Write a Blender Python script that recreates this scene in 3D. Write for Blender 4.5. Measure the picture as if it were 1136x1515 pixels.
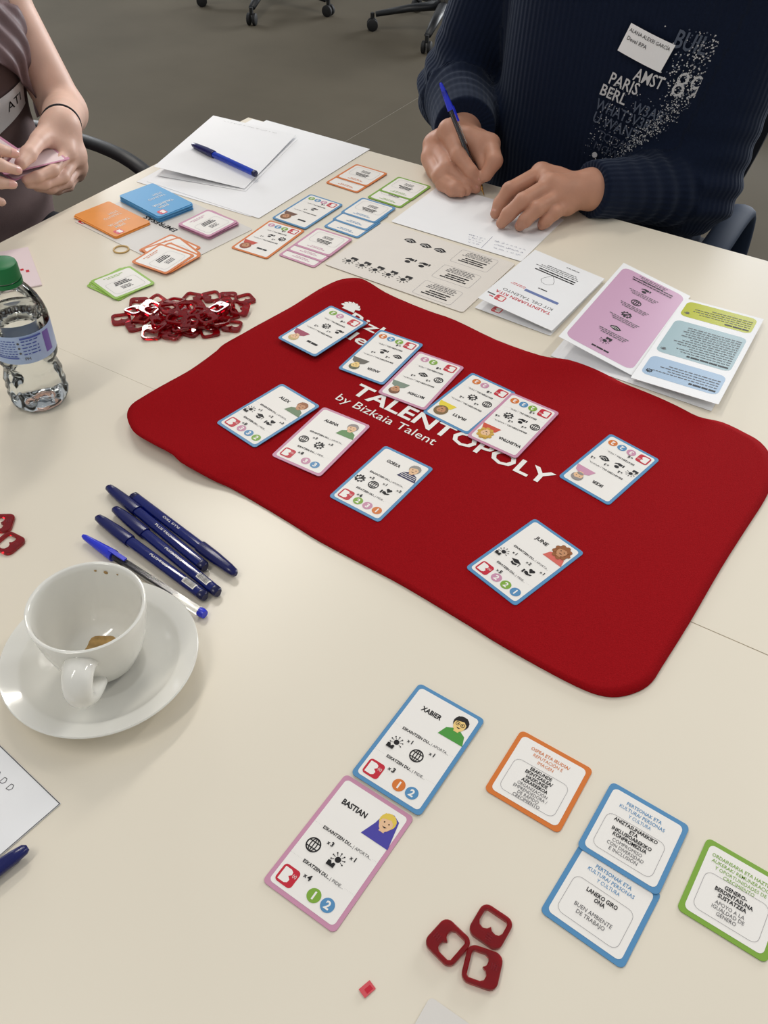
import bpy, bmesh, math, random
import numpy as np
from mathutils import Vector, Matrix
from mathutils.geometry import tessellate_polygon

random.seed(7)
for o in list(bpy.data.objects):
    bpy.data.objects.remove(o)
scene = bpy.context.scene
COL = scene.collection

# ------------------------------------------------------------------ camera
# World: X runs along the far table edge, Y away from the photographer, Z up.
ZT = 0.74                      # table height
CAM_H = 0.5824                 # camera height above the table
PITCH, ROLL, YAW = math.radians(44.44), math.radians(2.24), math.radians(29.65)
def _cam():
    sp, cp = math.sin(PITCH), math.cos(PITCH)
    right = Vector((math.cos(YAW), math.sin(YAW), 0))
    fwd = Vector((-math.sin(YAW) * cp, math.cos(YAW) * cp, -sp))
    up = right.cross(fwd)
    R = right * math.cos(ROLL) + up * math.sin(ROLL)
    U = -right * math.sin(ROLL) + up * math.cos(ROLL)
    m = Matrix((R, U, -fwd)).transposed().to_4x4()
    m.translation = Vector((0, 0, ZT + CAM_H))
    cd = bpy.data.cameras.new('camera')
    cd.sensor_fit = 'HORIZONTAL'; cd.sensor_width = 36.0
    cd.lens = 1300.0 / 1136.0 * 36.0
    cd.clip_start = 0.02; cd.clip_end = 60
    co = bpy.data.objects.new('camera', cd); co.matrix_world = m
    COL.objects.link(co); scene.camera = co
_cam()

# ------------------------------------------------------------------ world, lights, exposure
w = bpy.data.worlds.new('room_ambient'); scene.world = w; w.use_nodes = True
w.node_tree.nodes['Background'].inputs[0].default_value = (0.93, 0.96, 1.0, 1)
w.node_tree.nodes['Background'].inputs[1].default_value = 0.34
scene.view_settings.view_transform = 'Standard'
scene.view_settings.look = 'None'
scene.view_settings.exposure = 0.36
scene.view_settings.gamma = 1.0
scene.view_settings.use_curve_mapping = False
def area(name, loc, target, sx, sy, power, color):
    l = bpy.data.lights.new(name, 'AREA'); l.shape = 'RECTANGLE'; l.size = sx; l.size_y = sy
    l.energy = power; l.color = color
    o = bpy.data.objects.new(name, l); COL.objects.link(o)
    o.location = loc
    o.rotation_euler = (Vector(target) - Vector(loc)).to_track_quat('-Z', 'Y').to_euler()
    return o
area('window_light', (-6.6, 4.0, 2.3), (-0.4, 0.9, ZT + 0.4), 3.4, 1.4, 120, (0.94, 0.97, 1.0))
area('window_light', (0.9, 11.2, 2.5), (-0.2, 1.0, ZT + 1.1), 5.6, 2.0, 660, (0.94, 0.97, 1.0))
area('ceiling_lamp', (-1.9, 2.3, 3.1), (-1.9, 2.3, 0), 0.22, 1.5, 26, (1.0, 0.95, 0.87))
area('ceiling_lamp', (1.0, 2.8, 3.1), (1.0, 2.8, 0), 0.22, 1.5, 20, (1.0, 0.95, 0.87))
area('ceiling_lamp', (-0.9, -0.7, 3.1), (-0.9, -0.7, 0), 0.22, 1.5, 12, (1.0, 0.95, 0.87))

# ------------------------------------------------------------------ materials
def lin(c):
    return tuple(((v / 255) / 12.92 if v / 255 <= 0.04045 else ((v / 255 + 0.055) / 1.055) ** 2.4) for v in c)
MATS = {}
def mat(name, rgb, rough=0.5, spec=0.5, noise=0.0, nscale=60, bump=0.0, bscale=300, metal=0.0, trans=0.0, ior=1.45, coat=0.0, sss=0.0, detail=4):
    """procedural principled material; rgb is sRGB 0-255"""
    if name in MATS: return MATS[name]
    m = bpy.data.materials.new(name); m.use_nodes = True
    nt = m.node_tree; b = nt.nodes['Principled BSDF']
    c = lin(rgb)
    b.inputs['Base Color'].default_value = (*c, 1)
    b.inputs['Roughness'].default_value = rough
    b.inputs['Specular IOR Level'].default_value = spec
    b.inputs['Metallic'].default_value = metal
    b.inputs['Transmission Weight'].default_value = trans
    b.inputs['IOR'].default_value = ior
    b.inputs['Coat Weight'].default_value = coat
    if sss:
        b.inputs['Subsurface Weight'].default_value = sss
        b.inputs['Subsurface Radius'].default_value = (0.012, 0.005, 0.003)
        b.inputs['Subsurface Scale'].default_value = 0.5
    tc = nt.nodes.new('ShaderNodeTexCoord')
    if noise:
        n = nt.nodes.new('ShaderNodeTexNoise'); n.inputs['Scale'].default_value = nscale; n.inputs['Detail'].default_value = detail
        nt.links.new(tc.outputs['Object'], n.inputs['Vector'])
        r = nt.nodes.new('ShaderNodeValToRGB')
        r.color_ramp.elements[0].position = 0.3; r.color_ramp.elements[1].position = 0.7
        r.color_ramp.elements[0].color = (*[v * (1 - noise) for v in c], 1)
        r.color_ramp.elements[1].color = (*[min(1, v * (1 + noise)) for v in c], 1)
        nt.links.new(n.outputs['Fac'], r.inputs['Fac']); nt.links.new(r.outputs['Color'], b.inputs['Base Color'])
    if bump:
        n2 = nt.nodes.new('ShaderNodeTexNoise'); n2.inputs['Scale'].default_value = bscale; n2.inputs['Detail'].default_value = 3
        nt.links.new(tc.outputs['Object'], n2.inputs['Vector'])
        bp = nt.nodes.new('ShaderNodeBump'); bp.inputs['Strength'].default_value = bump; bp.inputs['Distance'].default_value = 0.001
        nt.links.new(n2.outputs['Fac'], bp.inputs['Height']); nt.links.new(bp.outputs['Normal'], b.inputs['Normal'])
    MATS[name] = m
    return m
mat('table_laminate', (230, 221, 203), 0.30, 0.5, 0.012, 3)
mat('table_edge', (215, 208, 194), 0.5)
mat('floor_concrete', (88, 82, 71), 0.75, 0.08, 0.13, 1.6, 0.05, 40, detail=8)
mat('wall_paint', (222, 220, 214), 0.8, 0.2, 0.01, 2)
mat('floor_joint', (122, 116, 104), 0.7)
mat('felt_red', (150, 16, 23), 0.95, 0.06, 0.10, 900, 0.5, 1400)
mat('white_ink', (240, 236, 230), 0.6, 0.3)
mat('card_white', (240, 236, 230), 0.38, 0.4)
mat('paper', (240, 240, 241), 0.6, 0.3, 0.008, 30)
mat('paper_cream', (226, 219, 210), 0.45, 0.4, 0.01, 30)
mat('ink', (24, 22, 24), 0.5, 0.3)
mat('ink_grey', (92, 90, 92), 0.5, 0.3)
mat('ink_light', (168, 165, 165), 0.5, 0.3)
mat('ink_blue', (70, 76, 120), 0.5, 0.3)
mat('c_blue', (84, 141, 186), 0.4, 0.4)
mat('c_pink', (201, 143, 170), 0.4, 0.4)
mat('c_green', (126, 168, 58), 0.4, 0.4)
mat('c_lime', (150, 190, 84), 0.4, 0.4)
mat('c_orange', (214, 118, 48), 0.4, 0.4)
mat('c_orange_deck', (232, 148, 66), 0.4, 0.4, 0.05, 40)
mat('c_blue_deck', (88, 160, 210), 0.4, 0.4)
mat('c_red', (196, 30, 52), 0.4, 0.4)
mat('c_red_soft', (212, 84, 92), 0.4, 0.4)
mat('c_redpink', (214, 60, 82), 0.4, 0.4)
mat('l_pink', (206, 164, 192), 0.42, 0.4)
mat('l_green', (184, 188, 44), 0.42, 0.4)
mat('l_teal', (164, 188, 194), 0.42, 0.4)
mat('l_blue', (168, 192, 216), 0.42, 0.4)
mat('l_bar', (112, 128, 176), 0.42, 0.4)
mat('ceramic', (232, 230, 222), 0.12, 0.6, coat=0.5)
mat('coffee', (172, 138, 84), 0.3, 0.5, 0.3, 150)
mat('acrylic_red', (182, 6, 22), 0.05, 0.4, trans=0.72, ior=1.49)
mat('acrylic_mark', (120, 6, 20), 0.3, 0.5)
mat('pen_cap', (15, 21, 84), 0.22, 0.5, 0.05, 80)
mat('pen_barrel', (10, 28, 118), 0.1, 0.6, trans=0.35, ior=1.45)
mat('pen_barrel_bright', (24, 70, 205), 0.1, 0.6, trans=0.35, ior=1.45)
mat('pen_plug', (12, 16, 66), 0.25)
mat('bic_blue', (38, 52, 205), 0.25, 0.5)
mat('clear_plastic', (244, 244, 244), 0.05, 0.5, trans=0.96, ior=1.25)
mat('ink_tube', (38, 36, 48), 0.4)
mat('brass', (196, 158, 88), 0.25, metal=1.0)
mat('bottle_cap', (20, 112, 60), 0.4, 0.4, 0.03, 60)
mat('bottle_label', (168, 188, 222), 0.35, 0.5)
mat('label_blue', (74, 92, 168), 0.35)
mat('label_violet', (120, 96, 176), 0.35)
mat('water', (250, 252, 252), 0.0, 0.5, trans=1.0, ior=1.18)
mat('knit_dark', (17, 24, 40), 0.9, 0.15)
mat('trousers', (30, 30, 36), 0.85, 0.2, 0.1, 60)
mat('skin_light', (214, 176, 158), 0.5, 0.4, 0.05, 35, 0.08, 260, sss=0.12)
mat('skin_tan', (188, 138, 114), 0.5, 0.4, 0.07, 40, 0.10, 260, sss=0.12)
mat('nail_light', (222, 170, 158), 0.28, 0.5)
mat('nail_tan', (204, 148, 132), 0.28, 0.5)
mat('hair_dark', (38, 28, 24), 0.6, 0.4, 0.2, 90)
mat('top_brown', (112, 94, 93), 0.8, 0.25, 0.06, 50, 0.25, 700)
mat('top_brown_drape', (104, 84, 86), 0.55, 0.4, 0.1, 30, 0.3, 300)
mat('band_black', (20, 18, 26), 0.6)
mat('chair_black', (26, 28, 32), 0.45, 0.5, 0.05, 40)
mat('chair_bluegrey', (38, 50, 70), 0.7, 0.2)
mat('chair_fabric', (34, 36, 42), 0.9, 0.2, 0.1, 200)
mat('rubber', (22, 22, 24), 0.7)
mat('steel', (150, 150, 152), 0.3, metal=1.0)
mat('eye_white', (235, 232, 228), 0.2)
mat('sheet_grey', (222, 217, 210), 0.3, 0.5)
mat('card_held', (232, 214, 216), 0.35)

def shell_material(name, rough=0.04, ior=1.33):
    m = bpy.data.materials.new(name); m.use_nodes = True; nt = m.node_tree
    for n in list(nt.nodes): nt.nodes.remove(n)
    out = nt.nodes.new('ShaderNodeOutputMaterial'); mix = nt.nodes.new('ShaderNodeMixShader')
    tr = nt.nodes.new('ShaderNodeBsdfTransparent'); gl = nt.nodes.new('ShaderNodeBsdfGlossy'); fr = nt.nodes.new('ShaderNodeFresnel')
    fr.inputs['IOR'].default_value = ior; gl.inputs['Roughness'].default_value = rough
    tr.inputs['Color'].default_value = (0.95, 0.96, 0.96, 1)
    nt.links.new(fr.outputs[0], mix.inputs[0]); nt.links.new(tr.outputs[0], mix.inputs[1]); nt.links.new(gl.outputs[0], mix.inputs[2])
    nt.links.new(mix.outputs[0], out.inputs[0]); MATS[name] = m
shell_material('bottle_plastic'); shell_material('pen_clear', 0.14, 1.45)

def knit_material(name, rgb, rgb2):
    """ribbed knit: rib coordinate stored per vertex (metres across the ribs)"""
    m = bpy.data.materials.new(name); m.use_nodes = True; nt = m.node_tree; b = nt.nodes['Principled BSDF']
    b.inputs['Roughness'].default_value = 0.95; b.inputs['Specular IOR Level'].default_value = 0.15
    b.inputs['Sheen Weight'].default_value = 0.12; b.inputs['Sheen Tint'].default_value = (0.6, 0.7, 0.9, 1)
    at = nt.nodes.new('ShaderNodeAttribute'); at.attribute_name = 'rib'
    mu = nt.nodes.new('ShaderNodeMath'); mu.operation = 'MULTIPLY'; mu.inputs[1].default_value = 2 * math.pi / 0.0085
    si = nt.nodes.new('ShaderNodeMath'); si.operation = 'SINE'
    nt.links.new(at.outputs['Fac'], mu.inputs[0]); nt.links.new(mu.outputs[0], si.inputs[0])
    mr = nt.nodes.new('ShaderNodeMapRange'); mr.inputs[1].default_value = -1; mr.inputs[2].default_value = 1
    nt.links.new(si.outputs[0], mr.inputs[0])
    tc = nt.nodes.new('ShaderNodeTexCoord'); no = nt.nodes.new('ShaderNodeTexNoise'); no.inputs['Scale'].default_value = 420
    nt.links.new(tc.outputs['Object'], no.inputs['Vector'])
    ad = nt.nodes.new('ShaderNodeMath'); ad.operation = 'MULTIPLY_ADD'; ad.inputs[1].default_value = 0.25
    nt.links.new(no.outputs['Fac'], ad.inputs[0]); nt.links.new(mr.outputs[0], ad.inputs[2])
    bp = nt.nodes.new('ShaderNodeBump'); bp.inputs['Strength'].default_value = 0.5; bp.inputs['Distance'].default_value = 0.0014
    nt.links.new(ad.outputs[0], bp.inputs['Height']); nt.links.new(bp.outputs['Normal'], b.inputs['Normal'])
    mx = nt.nodes.new('ShaderNodeMix'); mx.data_type = 'RGBA'
    mx.inputs[6].default_value = (*lin(rgb), 1); mx.inputs[7].default_value = (*lin(rgb2), 1)
    nt.links.new(no.outputs['Fac'], mx.inputs[0]); nt.links.new(mx.outputs[2], b.inputs['Base Color'])
    MATS[name] = m
knit_material('knit_navy', (11, 19, 36), (19, 29, 51))

# ------------------------------------------------------------------ mesh helpers
def tag(o, label=None, cat=None, group=None, kind=None):
    if label: o['label'] = label
    if cat: o['category'] = cat
    if group: o['group'] = group
    if kind: o['kind'] = kind
    return o
def empty(name, loc=(0, 0, 0), rz=0.0):
    o = bpy.data.objects.new(name, None); o.empty_display_size = 0.02
    COL.objects.link(o); o.location = loc; o.rotation_euler = (0, 0, rz); return o
def link_mesh(name, me, mats, parent=None, loc=None, rz=None, smooth=False):
    for m in (mats if isinstance(mats, (list, tuple)) else [mats]):
        me.materials.append(MATS[m])
    if smooth: me.shade_smooth()
    o = bpy.data.objects.new(name, me); COL.objects.link(o)
    if parent is not None: o.parent = parent
    if loc is not None: o.location = loc
    if rz is not None: o.rotation_euler = (0, 0, rz)
    return o

class MB:
    """collects geometry for ONE mesh object"""
    def __init__(s): s.v = []; s.f = []; s.m = []
    def add(s, verts, faces, mi=0):
        n = len(s.v); s.v += [tuple(p) for p in verts]
        s.f += [tuple(i + n for i in f) for f in faces]; s.m += [mi] * len(faces); return s
    def box(s, c, d, mi=0, rot=None):
        x, y, z = d[0] / 2, d[1] / 2, d[2] / 2
        P = [Vector((a * x, b * y, e * z)) for a in (-1, 1) for b in (-1, 1) for e in (-1, 1)]
        if rot is not None: P = [rot @ p for p in P]
        c = Vector(c)
        return s.add([p + c for p in P], [(0, 1, 3, 2), (4, 6, 7, 5), (0, 4, 5, 1), (2, 3, 7, 6), (0, 2, 6, 4), (1, 5, 7, 3)], mi)
    def lathe(s, prof, n=48, mi=0, close=False, mod=None):
        """prof: list of (r, z)"""
        base = len(s.v); k = len(prof)
        for i in range(n):
            a = 2 * math.pi * i / n
            for r, z in prof:
                rr = r * (mod(a, z) if mod else 1)
                s.v.append((rr * math.cos(a), rr * math.sin(a), z))
        for i in range(n):
            j = (i + 1) % n
            rng = range(k) if close else range(k - 1)
            for t in rng:
                t2 = (t + 1) % k
                q = [base + i * k + t, base + j * k + t, base + j * k + t2, base + i * k + t2]
                s.f.append(tuple(q)); s.m.append(mi)
        return s
    def tube(s, path, rad, n=12, mi=0, caps=True, flat=None):
        """path of points, radius number or list; flat=(up vector, ratio)"""
        P = [Vector(p) for p in path]; k = len(P)
        R = rad if isinstance(rad, (list, tuple)) else [rad] * k
        base = len(s.v); ref = Vector((0, 0, 1)) if flat is None else Vector(flat[0]); prev = None
        for i in range(k):
            d = (P[min(i + 1, k - 1)] - P[max(i - 1, 0)]).normalized()
            if prev is None:
                x = ref.cross(d)
                if x.length < 1e-4: x = Vector((1, 0, 0)).cross(d)
                x.normalize()
            else:
                x = (prev - d * prev.dot(d)).normalized()
            prev = x; y = d.cross(x)
            q = 1 if flat is None else flat[1]
            for j in range(n):
                a = 2 * math.pi * j / n
                s.v.append(tuple(P[i] + x * (R[i] * math.cos(a)) + y * (R[i] * q * math.sin(a))))
        for i in range(k - 1):
            for j in range(n):
                j2 = (j + 1) % n
                s.f.append((base + i * n + j, base + i * n + j2, base + (i + 1) * n + j2, base + (i + 1) * n + j)); s.m.append(mi)
        if caps:
            s.f.append(tuple(base + j for j in reversed(range(n)))); s.m.append(mi)
            s.f.append(tuple(base + (k - 1) * n + j for j in range(n))); s.m.append(mi)
        return s
    def prism(s, outline, z0, z1, mi=0, holes=(), bevel=0.0):
        """extrude a 2D outline (with holes) from z0 to z1; small top bevel if asked"""
        loops = [list(outline)] + [list(h) for h in holes]
        def area2(L): return sum(L[i][0] * L[(i + 1) % len(L)][1] - L[(i + 1) % len(L)][0] * L[i][1] for i in range(len(L)))
        loops = [L if (area2(L) > 0) == (i == 0) else L[::-1] for i, L in enumerate(loops)]
        def inset(L, e):
            out = []
            for i in range(len(L)):
                a = Vector(L[i - 1]); b = Vector(L[i]); c = Vector(L[(i + 1) % len(L)])
                t = (c - a); t = t.normalized() if t.length else Vector((1, 0))
                out.append((b.x - t.y * e, b.y + t.x * e))
            return out
        lev = [(z0, loops)]
        if bevel: lev += [(z1 - bevel, loops), (z1, [inset(L, bevel) for L in loops])]
        else: lev += [(z1, loops)]
        starts = []
        for z, Ls in lev:
            st = []
            for L in Ls:
                st.append(len(s.v)); s.v += [(p[0], p[1], z) for p in L]
            starts.append(st)
        for a in range(len(lev) - 1):
            for li, L in enumerate(loops):
                n = len(L)
                for i in range(n):
                    j = (i + 1) % n
                    s.f.append((starts[a][li] + i, starts[a][li] + j, starts[a + 1][li] + j, starts[a + 1][li] + i)); s.m.append(mi)
        for top in (True, False):
            Ls = lev[-1][1] if top else lev[0][1]
            st = starts[-1] if top else starts[0]
            idx = [st[li] + i for li, L in enumerate(Ls) for i in range(len(L))]
            if len(Ls) == 1 and len(Ls[0]) < 5 or (len(Ls) == 1 and convex(Ls[0])):
                s.f.append(tuple(idx) if top else tuple(reversed(idx))); s.m.append(mi)
            else:
                tris = tessellate_polygon([[Vector((p[0], p[1], 0)) for p in L] for L in Ls])
                for t in tris:
                    q = [idx[i] for i in t]
                    A, B, Cc = (Vector(s.v[i]) for i in q)
                    if ((B - A).cross(Cc - A).z > 0) != top: q.reverse()
                    s.f.append(tuple(q)); s.m.append(mi)
        return s
    def xform(s, M):
        s.v = [tuple(M @ Vector(p)) for p in s.v]; return s
    def mesh(s, name):
        me = bpy.data.meshes.new(name); me.from_pydata(s.v, [], s.f)
        me.polygons.foreach_set('material_index', s.m); me.update(); return me
    def build(s, name, mats, parent=None, loc=None, rz=None, smooth=False, fix=True, auto=None):
        me = s.mesh(name)
        if fix:
            bm = bmesh.new(); bm.from_mesh(me); bmesh.ops.recalc_face_normals(bm, faces=bm.faces); bm.to_mesh(me); bm.free()
        o = link_mesh(name, me, mats, parent, loc, rz, smooth)
        if auto is not None:
            me.shade_smooth()
            me.set_sharp_from_angle(angle=math.radians(auto))
        return o
def convex(L):
    sgn = 0
    for i in range(len(L)):
        a, b, c = L[i - 2], L[i - 1], L[i]
        cr = (b[0] - a[0]) * (c[1] - b[1]) - (b[1] - a[1]) * (c[0] - b[0])
        if abs(cr) < 1e-14: continue
        if sgn == 0: sgn = 1 if cr > 0 else -1
        elif (cr > 0) != (sgn > 0): return False
    return True
def rrect(w, h, r, n=5, cx=0, cy=0):
    P = []
    for qx, qy, a0 in ((1, 1, 0), (-1, 1, 90), (-1, -1, 180), (1, -1, 270)):
        for i in range(n + 1):
            a = math.radians(a0 + 90 * i / n)
            P.append((cx + qx * (w / 2 - r) + r * math.cos(a), cy + qy * (h / 2 - r) + r * math.sin(a)))
    return P
def rounded_box(mb, c, d, r, mi=0, n=4, rot=None):
    """box with rounded vertical edges and softened top and bottom rims"""
    prof = [(-1, 0.6), (-1, 0.0)]
    w, h, t = d; base = len(mb.v); rings = []
    e = min(r, t * 0.45)
    for z, ins in ((-t / 2, e), (-t / 2 + e * 0.3, e * 0.3), (-t / 2 + e, 0), (t / 2 - e, 0), (t / 2 - e * 0.3, e * 0.3), (t / 2, e)):
        L = rrect(w - 2 * ins, h - 2 * ins, max(r - ins * 0.5, 1e-4), n)
        rings.append([(p[0], p[1], z) for p in L])
    V = [Vector(p) for R in rings for p in R]
    if rot is not None: V = [rot @ p for p in V]
    V = [p + Vector(c) for p in V]; k = len(rings[0]); F = []
    for i in range(len(rings) - 1):
        for j in range(k):
            j2 = (j + 1) % k
            F.append((i * k + j, i * k + j2, (i + 1) * k + j2, (i + 1) * k + j))
    F.append(tuple(reversed(range(k)))); F.append(tuple((len(rings) - 1) * k + j for j in range(k)))
    return mb.add(V, F, mi)

# ------------------------------------------------------------------ flat print (lettering, icons, panels)
_tc = {}
def text_geo(sx, bold):
    key = (sx, bold)
    if key in _tc: return _tc[key]
    cu = bpy.data.curves.new('t', 'FONT'); cu.body = sx; cu.size = 1.0; cu.offset = bold; cu.resolution_u = 2; cu.fill_mode = 'FRONT' if hasattr(cu, 'fill_mode') else cu.fill_mode
    ob = bpy.data.objects.new('t', cu); COL.objects.link(ob)
    dg = bpy.context.evaluated_depsgraph_get(); dg.update()
    ev = ob.evaluated_get(dg); me = ev.to_mesh()
    V = np.array([v.co[:2] for v in me.vertices]).reshape(-1, 2); F = [tuple(p.vertices) for p in me.polygons]
    ev.to_mesh_clear(); bpy.data.objects.remove(ob); bpy.data.curves.remove(cu)
    _tc[key] = (V, F); return _tc[key]
_H = text_geo('H', 0.0)[0]; CAP = float(_H[:, 1].max() - _H[:, 1].min())

class Print:
    """flat ink shapes lying just above z=0 of a sheet; one mesh, several inks"""
    def __init__(s, z0=6e-5, dz=2.5e-5): s.mb = MB(); s.inks = []; s.z = z0; s.dz = dz
    def ink(s, name):
        if name not in s.inks: s.inks.append(name)
        return s.inks.index(name)
    def poly(s, pts, ink, holes=()):
        mi = s.ink(ink); s.z += s.dz
        if not holes and (len(pts) < 4 or convex(pts)):
            L = [(p[0], p[1], s.z) for p in pts]; s.mb.add(L, [tuple(range(len(L)))], mi)
        else:
            loops = [[Vector((p[0], p[1], 0)) for p in L] for L in [pts, *holes]]
            V = [(p.x, p.y, s.z) for L in loops for p in L]
            s.mb.add(V, [tuple(t) for t in tessellate_polygon(loops)], mi)
        return s
    def disc(s, x, y, r, ink, n=20, ry=None):
        ry = ry or r
        return s.poly([(x + r * math.cos(2 * math.pi * i / n), y + ry * math.sin(2 * math.pi * i / n)) for i in range(n)], ink)
    def ring(s, x, y, r, t, ink, n=24, rx=None):
        q = rx or r; f = lambda R, Q: [(x + Q * math.cos(2 * math.pi * i / n), y + R * math.sin(2 * math.pi * i / n)) for i in range(n)]
        mi = s.ink(ink); s.z += s.dz; A = f(r, q); B = f(r - t, q - t)
        s.mb.add([(p[0], p[1], s.z) for p in A + B], [(i, (i + 1) % n, n + (i + 1) % n, n + i) for i in range(n)], mi); return s
    def frame(s, w, h, r, t, ink, x=0, y=0):
        A = rrect(w, h, r, 4, x, y); B = rrect(w - 2 * t, h - 2 * t, max(r - t, 1e-5), 4, x, y); n = len(A)
        mi = s.ink(ink); s.z += s.dz
        s.mb.add([(p[0], p[1], s.z) for p in A + B], [(i, (i + 1) % n, n + (i + 1) % n, n + i) for i in range(n)], mi); return s
    def rrect(s, w, h, r, ink, x=0, y=0): return s.poly(rrect(w, h, r, 4, x, y), ink)
    def line(s, pts, t, ink):
        mi = s.ink(ink); s.z += s.dz
        for a, b in zip(pts[:-1], pts[1:]):
            d = Vector(b) - Vector(a)
            if d.length < 1e-9: continue
            d.normalize(); n = Vector((-d.y, d.x)) * t / 2; a2 = Vector(a); b2 = Vector(b)
            s.mb.add([(p.x, p.y, s.z) for p in (a2 - n, b2 - n, b2 + n, a2 + n)], [(0, 1, 2, 3)], mi)
        return s
    def text(s, string, x, y, cap, ink, align='C', bold=0.0, width=None, rot=0.0, sx=1.0):
        V, F = text_geo(string, bold); mi = s.ink(ink); s.z += s.dz
        k = cap / CAP; x0, x1 = V[:, 0].min(), V[:, 0].max(); kx = k * sx
        if width: kx = width / (x1 - x0)
        off = {'C': (x0 + x1) / 2, 'L': x0, 'R': x1}[align]
        c, n = math.cos(rot), math.sin(rot)
        P = [((a - off) * kx, b * k) for a, b in V]
        s.mb.add([(x + a * c - b * n, y + a * n + b * c, s.z) for a, b in P], F, mi); return s
    def words(s, x0, x1, y, h, ink, rng=random, gap=0.35):
        """unreadably small print: a run of word-sized dashes"""
        mi = s.ink(ink); s.z += s.dz; x = x0; d = 1 if x1 > x0 else -1
        while x < x1 - h:
            L = min(h * rng.uniform(1.6, 5.0), x1 - x)
            s.mb.add([(x, y - h / 2, s.z), (x + L, y - h / 2, s.z), (x + L, y + h / 2, s.z), (x, y + h / 2, s.z)], [(0, 1, 2, 3)], mi)
            x += L + h * gap * 2
        return s
    def scrawl(s, x0, x1, y, h, ink, t=0.0004, rng=random):
        """a line of quick handwriting"""
        pts = []; x = x0
        while x < x1:
            if rng.random() < 0.14 and len(pts) > 3:
                s.line(pts, t, ink); pts = []; x += h * 0.9
            pts.append((x, y + rng.uniform(-0.5, 0.6) * h)); x += h * rng.uniform(0.16, 0.34)
        if len(pts) > 1: s.line(pts, t, ink)
        return s
    def dots(s, x0, x1, y, r, step, ink):
        mi = s.ink(ink); s.z += s.dz; x = x0
        while x <= x1:
            s.mb.add([(x - r, y - r, s.z), (x + r, y - r, s.z), (x + r, y + r, s.z), (x - r, y + r, s.z)], [(0, 1, 2, 3)], mi); x += step
        return s
    def build(s, name, parent, M=None, loc=None, rz=None):
        if M is not None: s.mb.xform(M)
        return s.mb.build(name, s.inks, parent, loc, rz, fix=False)

# ------------------------------------------------------------------ floor (joint between two slabs) and tables
fl = MB().box((-1.8, 4.0, -0.0208), (16, 17, 0.04)).build('floor', 'floor_joint'); tag(fl, kind='structure')
for x0, x1 in ((-9.8, -1.8225), (-1.8185, 6.2)):
    MB().box(((x0 + x1) / 2, 4.0, -0.006), (x1 - x0, 17, 0.012)).build('floor_slab', 'floor_concrete', fl)

for nm, c, d in (('wall_left', (-7.1, 3.9, 1.6), (.12, 16.2, 3.2)), ('wall_right', (5.6, 3.9, 1.6), (.12, 16.2, 3.2)), ('wall_back', (-.75, 11.9, 1.6), (12.6, .12, 3.2)), ('wall_front', (-.75, -4.1, 1.6), (12.6, .12, 3.2))):
    tag(MB().box(c, d).build(nm, 'wall_paint'), kind='structure')

def table(name, x0, x1, y0, y1, z, label, skew=0.0):
    t = empty(name, ((x0 + x1) / 2, (y0 + y1) / 2, 0)); tag(t, label, 'table', 'white tables pushed together')
    cx, cy = (x0 + x1) / 2, (y0 + y1) / 2
    o = [(x0 - cx, y0 - cy), (x1 - cx, y0 - cy - skew), (x1 - cx, y1 - cy), (x0 - cx, y1 - cy)]
    MB().prism(o, z - 0.0015, z, bevel=0.00012).build('table_top', 'table_laminate', t)
    MB().prism([(p[0] * 0.9995, p[1] * 0.9995) for p in o], z - 0.024, z - 0.0015).build('edge_band', 'table_edge', t)
    for sx in (-1, 1):
        for sy in (-1, 1):
            MB().box((sx * (x1 - x0 - 0.12) / 2, sy * (y1 - y0 - 0.12) / 2, (z - 0.024) / 2 ), (0.045, 0.045, z - 0.024)).build('leg', 'steel', t)
    for sy in (-1, 1):
        MB().box((0, sy * (y1 - y0 - 0.14) / 2, z - 0.05), (x1 - x0 - 0.2, 0.025, 0.05)).build('rail', 'steel', t)
    return t
SEAM = 0.5433
table('white_table', -0.9945, 0.60, SEAM + 0.00001, 1.2205, ZT, 'white table on the far side, carrying the papers and the red token pile', skew=-0.0016)
table('white_table', -0.9945, 0.60, -0.16, SEAM, ZT + 0.00015, 'white table nearest the camera, under the coffee cup and blue pens')

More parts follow.
